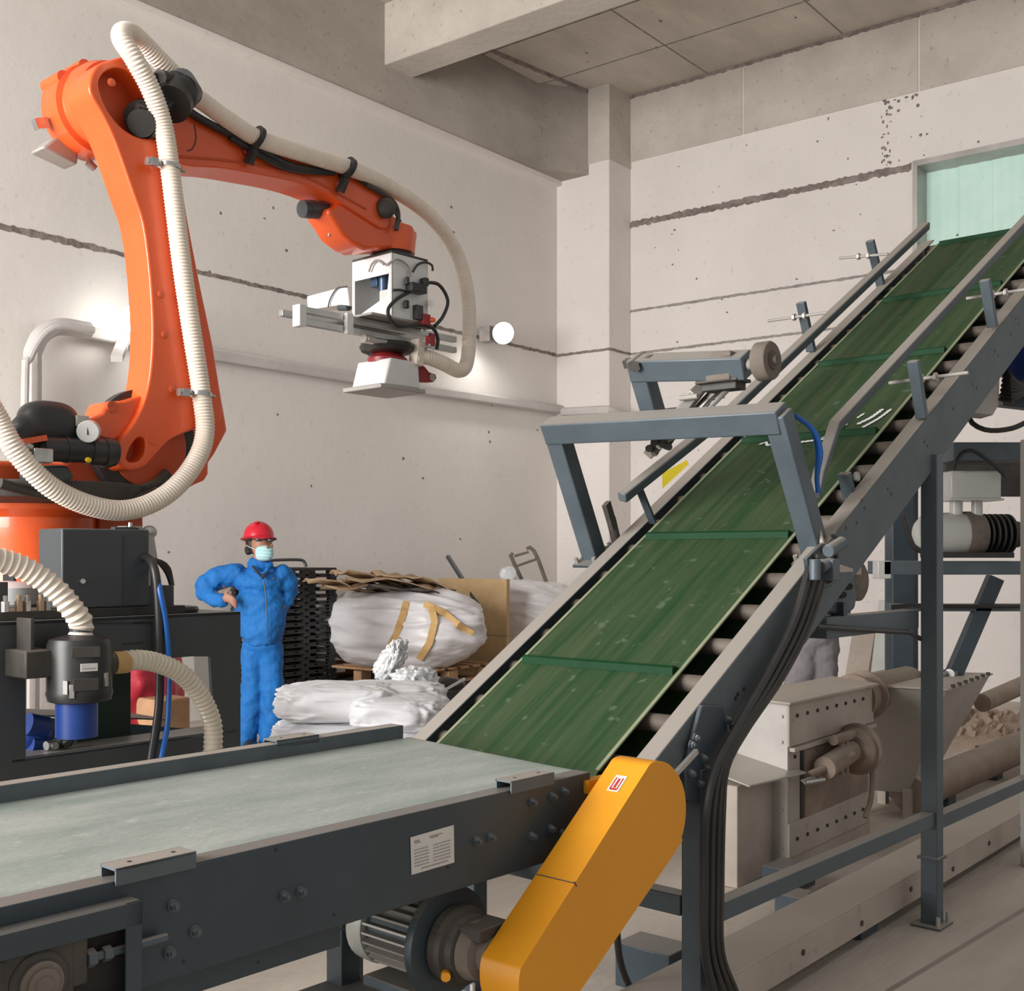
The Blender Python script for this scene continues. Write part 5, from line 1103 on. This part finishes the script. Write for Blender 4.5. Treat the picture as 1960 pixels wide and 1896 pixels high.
for i_ in range(8):
    for hh in (HT-.06, HT-.255, .16):
        p = FB(.06+i_*.115, -.012 if hh != HT-.255 else -.0, hh); MB().cyl(p, p-v*.008, .009, 8).build('side_bolt', 'black_dusty', sf)
for hh in (.12, .3, .46, .62, .74): p = FB(-.012, .03, hh); MB().cyl(p, p-u*.008, .008, 8).build('end_bolt', 'galv', sf)
m = MB().prism([FB(-.05, -.03, HT), FB(1.0, -.05, HT+.0), FB(1.02, .22, HT+.02), FB(-.05, .28, HT+.01)], z*.012); m.build('top_lid', 'steel_box', sf, bevel=.003)
lp = fbx(-.36, 0, .08, .36, .001, .46); lp.build('inlet_housing', 'steel_box', sf, bevel=.004)
m = MB().prism([FB(-.40, -.0, .47), FB(.06, -.06, .47), FB(.04, .34, .55), FB(-.38, .38, .55)], z*.01); m.build('inlet_lid', 'galv', sf, bevel=.003)
MB().cyl(FB(.0, -.08, .44), FB(.10, -.13, .445), .012, 12).build('lid_pin', 'chrome', sf)
for i_ in range(5): MB().tube([FB(-.02+.03*i_, -.07, .455), FB(-.01+.03*i_, -.085, .44), FB(.01+.03*i_, -.07, .452)], .004, 6).build('chain_link', 'galv', sf)
m = MB().cyl(FB(.10, -.06, .46), FB(.42, -.14, .52), .018, 12); m.cyl(FB(.30, -.09, .60), FB(.56, -.09, .60), .025, 14); m.cyl(FB(.40, -.09, .42), FB(.40, -.09, .60), .014, 10); m.cyl(FB(.46, -.09, .42), FB(.46, -.09, .60), .014, 10); m.build('tie_rod', 'rust', sf)
m = MB().lathe(FB(.52, -.09, .52), u, [(0, .08), (.03, .11), (.06, .11), (.07, .13), (.085, .13), (.09, .08)], 28); m.cyl(FB(.20, -.09, .48), FB(.52, -.09, .52), .055, 18); m.build('bearing_flange', 'rust', sf)
MB().tube(spline([FB(.60, -.12, .58), FB(.66, -.14, .45), FB(.66, -.14, .28), FB(.60, -.13, .18)], .02), .014, 8).build('flexible_pipe', 'rust', sf)
# pipe out of its end into the hopper
m = MB().lathe(FB(1.0, .10, HT-.08), u, [(0, .13), (.03, .13), (.035, .105), (.16, .105), (.165, .135), (.185, .135), (.19, .11), (.85, .11), (.86, .08)], 34); m.build('feed_pipe', 'rust', sf)
# hopper
hb = F(1760, 1400, 7.1); hb.z = 0
def HB(x, y, d): return F(x, y, d)
hp_ = thing('hopper', 'wide dusty steel hopper with flat lid behind the rear conveyor post', 'hopper', V((hb.x, hb.y, 0)))
topc = [HB(1590, 1300, 6.6), HB(1690, 1282, 7.3), HB(1895, 1300, 7.1), HB(1812, 1326, 6.3)]
zt4 = sum(p.z for p in topc)/4; topc = [V((p.x, p.y, zt4)) for p in topc]
cen = sum(topc, V())/4; botc = [cen+(p-cen)*.42+V((-.10, 0, -.62)) for p in topc]
m = MB().add(topc+botc, [(0, 1, 2, 3), (4, 7, 6, 5), (0, 3, 7, 4), (1, 0, 4, 5), (2, 1, 5, 6), (3, 2, 6, 7)]); m.build('hopper_shell', 'galv', hp_, bevel=.004)
big = [cen+(p-cen)*1.04+z*.012 for p in topc]; MB().prism(big, -z*.012).build('hopper_lid', 'steel_box', hp_, bevel=.003)
for p in botc: MB().bar(V((p.x, p.y, 0)), p+z*.03, .05, .05).build('leg', 'steel_box', hp_)
m = MB()
for j_ in range(7): p = lerp(big[3], big[2], .1+.13*j_)-z*.005; MB().cyl(p, p+z*.02, .012, 6).build('lid_bolt', 'black_dusty', hp_)
for j_ in range(3): p = lerp(cen, big[2], .2+.14*j_)+z*.02; tag(MB().cyl(p-u*.05, p+u*.05, .03, 12).cyl(p+u*.05, p+u*.08, .018, 10).build('pipe_coupling', 'chrome', loc=p-z*.03), ['leftmost', 'middle', 'rightmost'][j_]+' of three metal couplings lying on the hopper lid', 'coupling')
# long dusty floor pipe
tag(MB().cyl(F(1740, 1520, 6.6), F(2050, 1388, 9.0), .105, 30).build('floor_pipe', 'rust'), 'large dusty pipe running along the floor towards the right edge', 'pipe')
tag(MB().cyl(F(1880, 1345, 7.6), F(2050, 1270, 8.6), .06, 26).build('slanted_pipe', 'rust'), 'dusty pipe slanting up to the right behind the hopper', 'pipe')
for p, h_ in ((F(1893, 1490, 7.8), .22), (F(1800, 1520, 7.0), .2)):
    p.z = 0; tag(MB().box(p+z*h_/2, (.14, .14, h_), AR).build('pipe_block', 'steel', loc=p, bevel=.004), 'blue grey steel block under the large floor pipe '+('near the right edge' if h_ > .21 else 'behind the rear conveyor leg'), 'block')
# rubble heap near the right edge
rp_ = F(1905, 1345, 9.6); rp_.z = 0; m = MB(); rnd = random.Random(12)
m.ell(rp_+z*.0, (.9, .6, .14), AR, 24, 12)
for i_ in range(160):
    a = rnd.random()*6.28; r_ = rnd.random()**.5; q_ = rp_+u*math.cos(a)*r_*.85+v*math.sin(a)*r_*.55+z*(.14*(1-r_*r_)**.5)
    s_ = .03+.05*rnd.random(); ax = V((rnd.random(), rnd.random(), rnd.random())).normalized(); ay = ax.orthogonal().normalized()
    m.box(q_, (s_*2, s_, s_*.5), (ax, ay, ax.cross(ay)))
tag(m.build('rubble_heap', 'rubble', loc=rp_), 'heap of broken brown rubble on the floor near the right edge', 'rubble', kind='stuff')
# floor beam (U-channel on blocks)
fbm = thing('floor_channel', 'long dusty steel channel lying along the floor in front of the feeder', 'beam', S(2.2, .2, 0))
za = .17; L0 = on_z(1401, 1865, za); L1 = on_z(1761, 1663, za); dL = (L1-L0); dL.z = 0; dL.normalize(); dW = z.cross(dL)
A0 = L0-dL*1.6; A1 = L0+dL*6.5
def lb_(w0, w1, h0, h1): 
    p = (A0+A1)/2; p = V((p.x, p.y, 0)); return MB().box(p+dW*(w0+w1)/2+z*(h0+h1)/2, ((A1-A0).length, w1-w0, h1-h0), (dL, dW, z))
m = lb_(0, .20, za-.01, za); m.build('channel_web', 'steel_box', fbm, bevel=.003)
lb_(0, .01, .05, za-.01).build('channel_flange', 'steel_box', fbm, bevel=.002); lb_(.19, .20, .05, za-.01).build('channel_flange', 'steel_box', fbm)
for i_ in range(9): p = V((A0.x, A0.y, 0))+dL*(.6+i_*.5)-dW*.001+z*(.09+.02*(i_ % 2)); MB().cyl(p, p-dW*.004, .011, 10).build('flange_hole', 'black_dusty', fbm)
for k_3, (px, py) in enumerate(((1660, 1790), (1550, 1715), (1300, 1900))):
    p = on_z(px, py, .0); p = p+dW*.10; p.z = 0; MB().box(p+z*.075, (.16, .22, .15) if k_3 != 1 else (.20, .16, .10), (dL, dW, z)).build('channel_block', 'steel', fbm, bevel=.004)
tag(MB().box(on_z(1548, 1712, .09)+dW*.0+z*-.045, (.14, .24, .09), (dL, dW, z)).build('steel_block', 'steel_lt', bevel=.004), 'small blue grey block lying between the side brace and the floor channel', 'block')
# joint lines in the floor
m = MB()
for (a, b) in (((1500, 1896), (1960, 1600)), ((1700, 1896), (1960, 1740))): pa_, pb_ = on_z(*a, .001), on_z(*b, .001); m.bar(pa_, pb_+(pb_-pa_)*.6, .02, .002)
struct(m.build('trim_15', 'concrete'))

# ------------------------------------------------------------------ drive frame at the right with jacketed motor
DR = 6.5
def E_(px, py, d=DR): return F(px, py, d)
rf = thing('machine_frame', 'tall blue grey steel frame behind the inclined conveyor at the right edge', 'frame', V((E_(1850, 1100).x, DR+.3, 0)))
XY = (V((1, 0, 0)), V((0, 1, 0)), z); cR = (c, n, z)
def post(px, d, w_=.09, ztop=2.6, mt='steel_lt', dz=0):
    p = F(px, 1060, d); return MB().box(V((p.x, p.y, ztop/2)), (w_, w_, ztop), XY).build('post', mt, rf, bevel=.004)
post(1722, 7.2, .13, 2.12, 'steel'); post(1700, 7.3, .035, 2.1, 'steel_lt'); post(1748, 7.6, .05, 2.3, 'steel'); post(1968, 5.6, .055, 2.05, 'jacket')
zz1 = E_(1800, 1088).z
def hbar(px0, px1, y, d, h_, w_=.07, mt='steel_lt', nm='cross_beam', y1=None):
    return MB().bar(F(px0, y, d), F(px1, y if y1 is None else y1, d), w_, h_).build(nm, mt, rf, bevel=.003)
hbar(1676, 1960, 1086, 6.6, .075, .3); hbar(1700, 1960, 1162, 7.0, .045); hbar(1806, 1960, 868, 6.5, .10, .3, 'steel_lt'); hbar(1806, 1960, 915, 7.0, .22, .05, 'black_dusty', 'back_panel')
MB().bar(F(1795, 1360, 7.0), F(1905, 1105, 7.0), .07, .09).build('diagonal_brace', 'steel', rf, bevel=.003)
m = MB().box(E_(1688, 1090, 6.5), (.075, .1, .10), XY); m.build('switch_box', 'jacket', rf, bevel=.005)
m = MB().tube([F(1706, 1162, 6.9), F(1740, 1158, 6.9), F(1800, 1160, 6.9), F(1950, 1160, 6.9)], .013, 8); m.build('frame_cable', 'black', rf)
jm = thing('jacketed_motor', 'cream enamelled drum motor with dark finned end on the machine frame', 'motor', E_(1850, 1068)); 
m = MB().lathe(E_(1772, 1022), V((1, .15, 0)), [(-.06, .03), (-.045, .075), (-.01, .11), (.02, .12), (.20, .122), (.21, .12)], 36); m.build('drum', 'jacket', jm)
m = MB().lathe(E_(1772, 1022)+V((1, .15, 0)).normalized()*.21, V((1, .15, 0)), [(0, .125), (.02, .128), (.07, .128), (.11, .118), (.12, .10)], 36); m.build('end_bell', 'wheel', jm)
for i_ in range(5): MB().lathe(E_(1772, 1022)+V((1, .15, 0)).normalized()*(.34+.035*i_), V((1, .15, 0)), [(0, .06), (0, .115), (.012, .115), (.012, .06)], 30).build('cooling_fin', 'black', jm)
MB().cyl(E_(1772, 1022)+V((1, .15, 0)).normalized()*.33, E_(1772, 1022)+V((1, .15, 0)).normalized()*.55, .075, 20).build('motor_core', 'black', jm)
m = MB().box(E_(1855, 930), (.28, .2, .16), XY); bxo = m.build('terminal_cover', 'jacket', jm, bevel=.012); MB().box(E_(1855, 957), (.30, .22, .012), XY).build('cover_flange', 'jacket', jm, bevel=.003)
MB().cyl(E_(1830, 960), E_(1830, 985), .035, 16).build('neck', 'jacket', jm); MB().cyl(E_(1870, 960), E_(1870, 990), .03, 16).build('neck', 'jacket', jm)
m = MB().box(E_(1850, 1062), (.45, .2, .03), XY); m.build('motor_base', 'black', jm, bevel=.003)
for pts, r_, lab in (([(1728, 985), (1738, 1020), (1748, 1045), (1765, 1055)], .016, 'black cable curving down left of the jacketed motor'), ([(1825, 900), (1838, 870), (1860, 862), (1890, 880), (1925, 912)], .010, 'thin black cable above the terminal cover of the jacketed motor')):
    tag(MB().tube(spline([E_(x, y, 6.35) for x, y in pts], .03), r_, 8).build('drive_cable', 'black'), lab, 'cable')
# junction box, cables and blue motor beside the conveyor head
m = MB().prism([F(x, y, 5.9) for x, y in ((1868, 742), (1915, 690), (1912, 775), (1900, 795), (1855, 790))], V((0, .15, 0)))
tag(m.build('bearing_bracket', 'galv', bevel=.005), 'grey bracket plate below the upper conveyor frame', 'bracket')
m = MB().cyl(F(1950, 690, 6.0), F(2010, 720, 6.1), .12, 28); bm_ = m.build('blue_motor', 'blue_pump'); tag(bm_, 'blue motor half out of frame beside the upper conveyor', 'motor')
m = MB()
for i_ in range(8): m.tube(spline([F(1925-i_*1.5, 700+i_*9, 5.9), F(1935, 720+i_*7, 5.86), F(1955, 735+i_*3, 5.88), F(1990, 740+i_*6, 5.95)], .03), .012, 7)
tag(m.build('cable_bundle', 'black'), 'tangle of black cables beside the blue motor at the right edge', 'cable', kind='stuff')
tag(MB().tube(spline([F(1905, 700, 5.9), F(1870, 760, 5.85), F(1855, 800, 5.8), F(1885, 822, 5.75), F(1935, 820, 5.75), F(1980, 800, 5.8)], .03), .013, 8).build('drooping_cable', 'black'), 'black cable drooping in a loop under the upper conveyor at the right edge', 'cable')
tag(MB().bar(F(1915, 765, 6.2), F(2000, 775, 6.2), .08, .07).build('motor_beam', 'steel'), 'short dark beam under the blue motor at the right edge', 'beam')
# ------------------------------------------------------------------ second worker's legs behind the conveyor
D3 = 7.6
def W2(x, y, dy=0): return F(x, y, D3+dy)
p2 = thing('person', 'person in grey trousers mostly hidden behind the inclined conveyor', 'person', V((W2(1545, 1400).x, D3, 0)))
m = MB(); caps(m, [(W2(1555, 1120, .0), .13), (W2(1553, 1190), .15)]); caps(m, [(W2(1540, 1215, .0), .10), (W2(1525, 1300, -.05), .07), (W2(1505, 1390, .0), .05), (V((W2(1500, 1400).x, D3+.02, .06)), .045)]); caps(m, [(W2(1572, 1215), .10), (W2(1572, 1300, -.03), .07), (W2(1560, 1400, .05), .05), (V((W2(1560, 1400).x, D3+.05, .06)), .045)])
caps(m, [(W2(1553, 1050), .12), (W2(1553, 1120), .13)]); m.ell(W2(1553, 975), (.085, .1, .12)); m.cyl(W2(1553, 1040), W2(1553, 985), .055, 14)
blob(m, 'body', 'skin', p2, .013, 3)
m = MB(); caps(m, [(W2(1540, 1225, .0), .115), (W2(1528, 1300, -.05), .088), (W2(1508, 1372, .0), .078)]); caps(m, [(W2(1573, 1225), .115), (W2(1574, 1300, -.03), .09), (W2(1565, 1385, .05), .08)]); m.ell(W2(1556, 1215), (.165, .14, .13))
blob(m, 'trousers', 'grey_cloth', p2, .013, 3, .03, .08)
m = MB(); m.ell(W2(1555, 1085), (.20, .15, .20), e=.8); m.ell(W2(1555, 1160), (.19, .15, .24), e=.8)
caps(m, [(W2(1505, 1055), .08), (W2(1488, 1120, -.02), .065), (W2(1500, 1185, -.12), .05)]); caps(m, [(W2(1605, 1055), .08), (W2(1620, 1120, -.02), .065), (W2(1612, 1185, -.12), .05)])
blob(m, 'jacket', 'grey_cloth', p2, .014, 3, .03, .08)
MB().lathe(W2(1553, 965)+z*.0, z, [(0, .12), (.03, .118), (.07, .10), (.10, .06), (.115, .0)], 28).build('cap', 'grey_cloth', p2)
for hx_, hn in ((1503, 0), (1609, 1)):
    hh = W2(hx_, 1190, -.15); m = MB().ell(hh, (.035, .04, .025))
    for f_ in range(4): caps(m, [(hh+V((-.024+.016*f_, -.03, 0)), .010), (hh+V((-.026+.017*f_, -.062, -.012)), .009), (hh+V((-.026+.017*f_, -.078, -.03)), .008)], 8)
    caps(m, [(hh+V((.03 if hn == 0 else -.03, -.01, .005)), .011), (hh+V((.045 if hn == 0 else -.045, -.04, .0)), .009)], 8)
    blob(m, 'hand', 'skin', p2, .006, 2)
for x in (1500, 1562): p = W2(x, 1400); m = MB().ell(V((p.x, D3-.04, .04)), (.05, .13, .04)); m.build('shoe', 'black', p2)
# pale doors / panels by the wall behind the frame
for k_4, (x0, x1, y0, mt, lab) in enumerate(((1612, 1655, 1205, 'steel_box', 'beige panel leaning on the right wall, left of two'), (1662, 1690, 1150, 'jacket', 'white panel leaning on the right wall, right of two'))):
    a = on_a(x0, 1300, -.35); b = on_a(x1, 1300, -.35); zt5 = on_a(x0, y0, -.35).z
    vb = [V((a.x, a.y, 0)), V((b.x, b.y, 0)), V((b.x, b.y, zt5))+u*.3, V((a.x, a.y, zt5))+u*.3]
    tag(MB().prism(vb, u*.03).build('wall_panel', mt, bevel=.004), lab, 'panel')
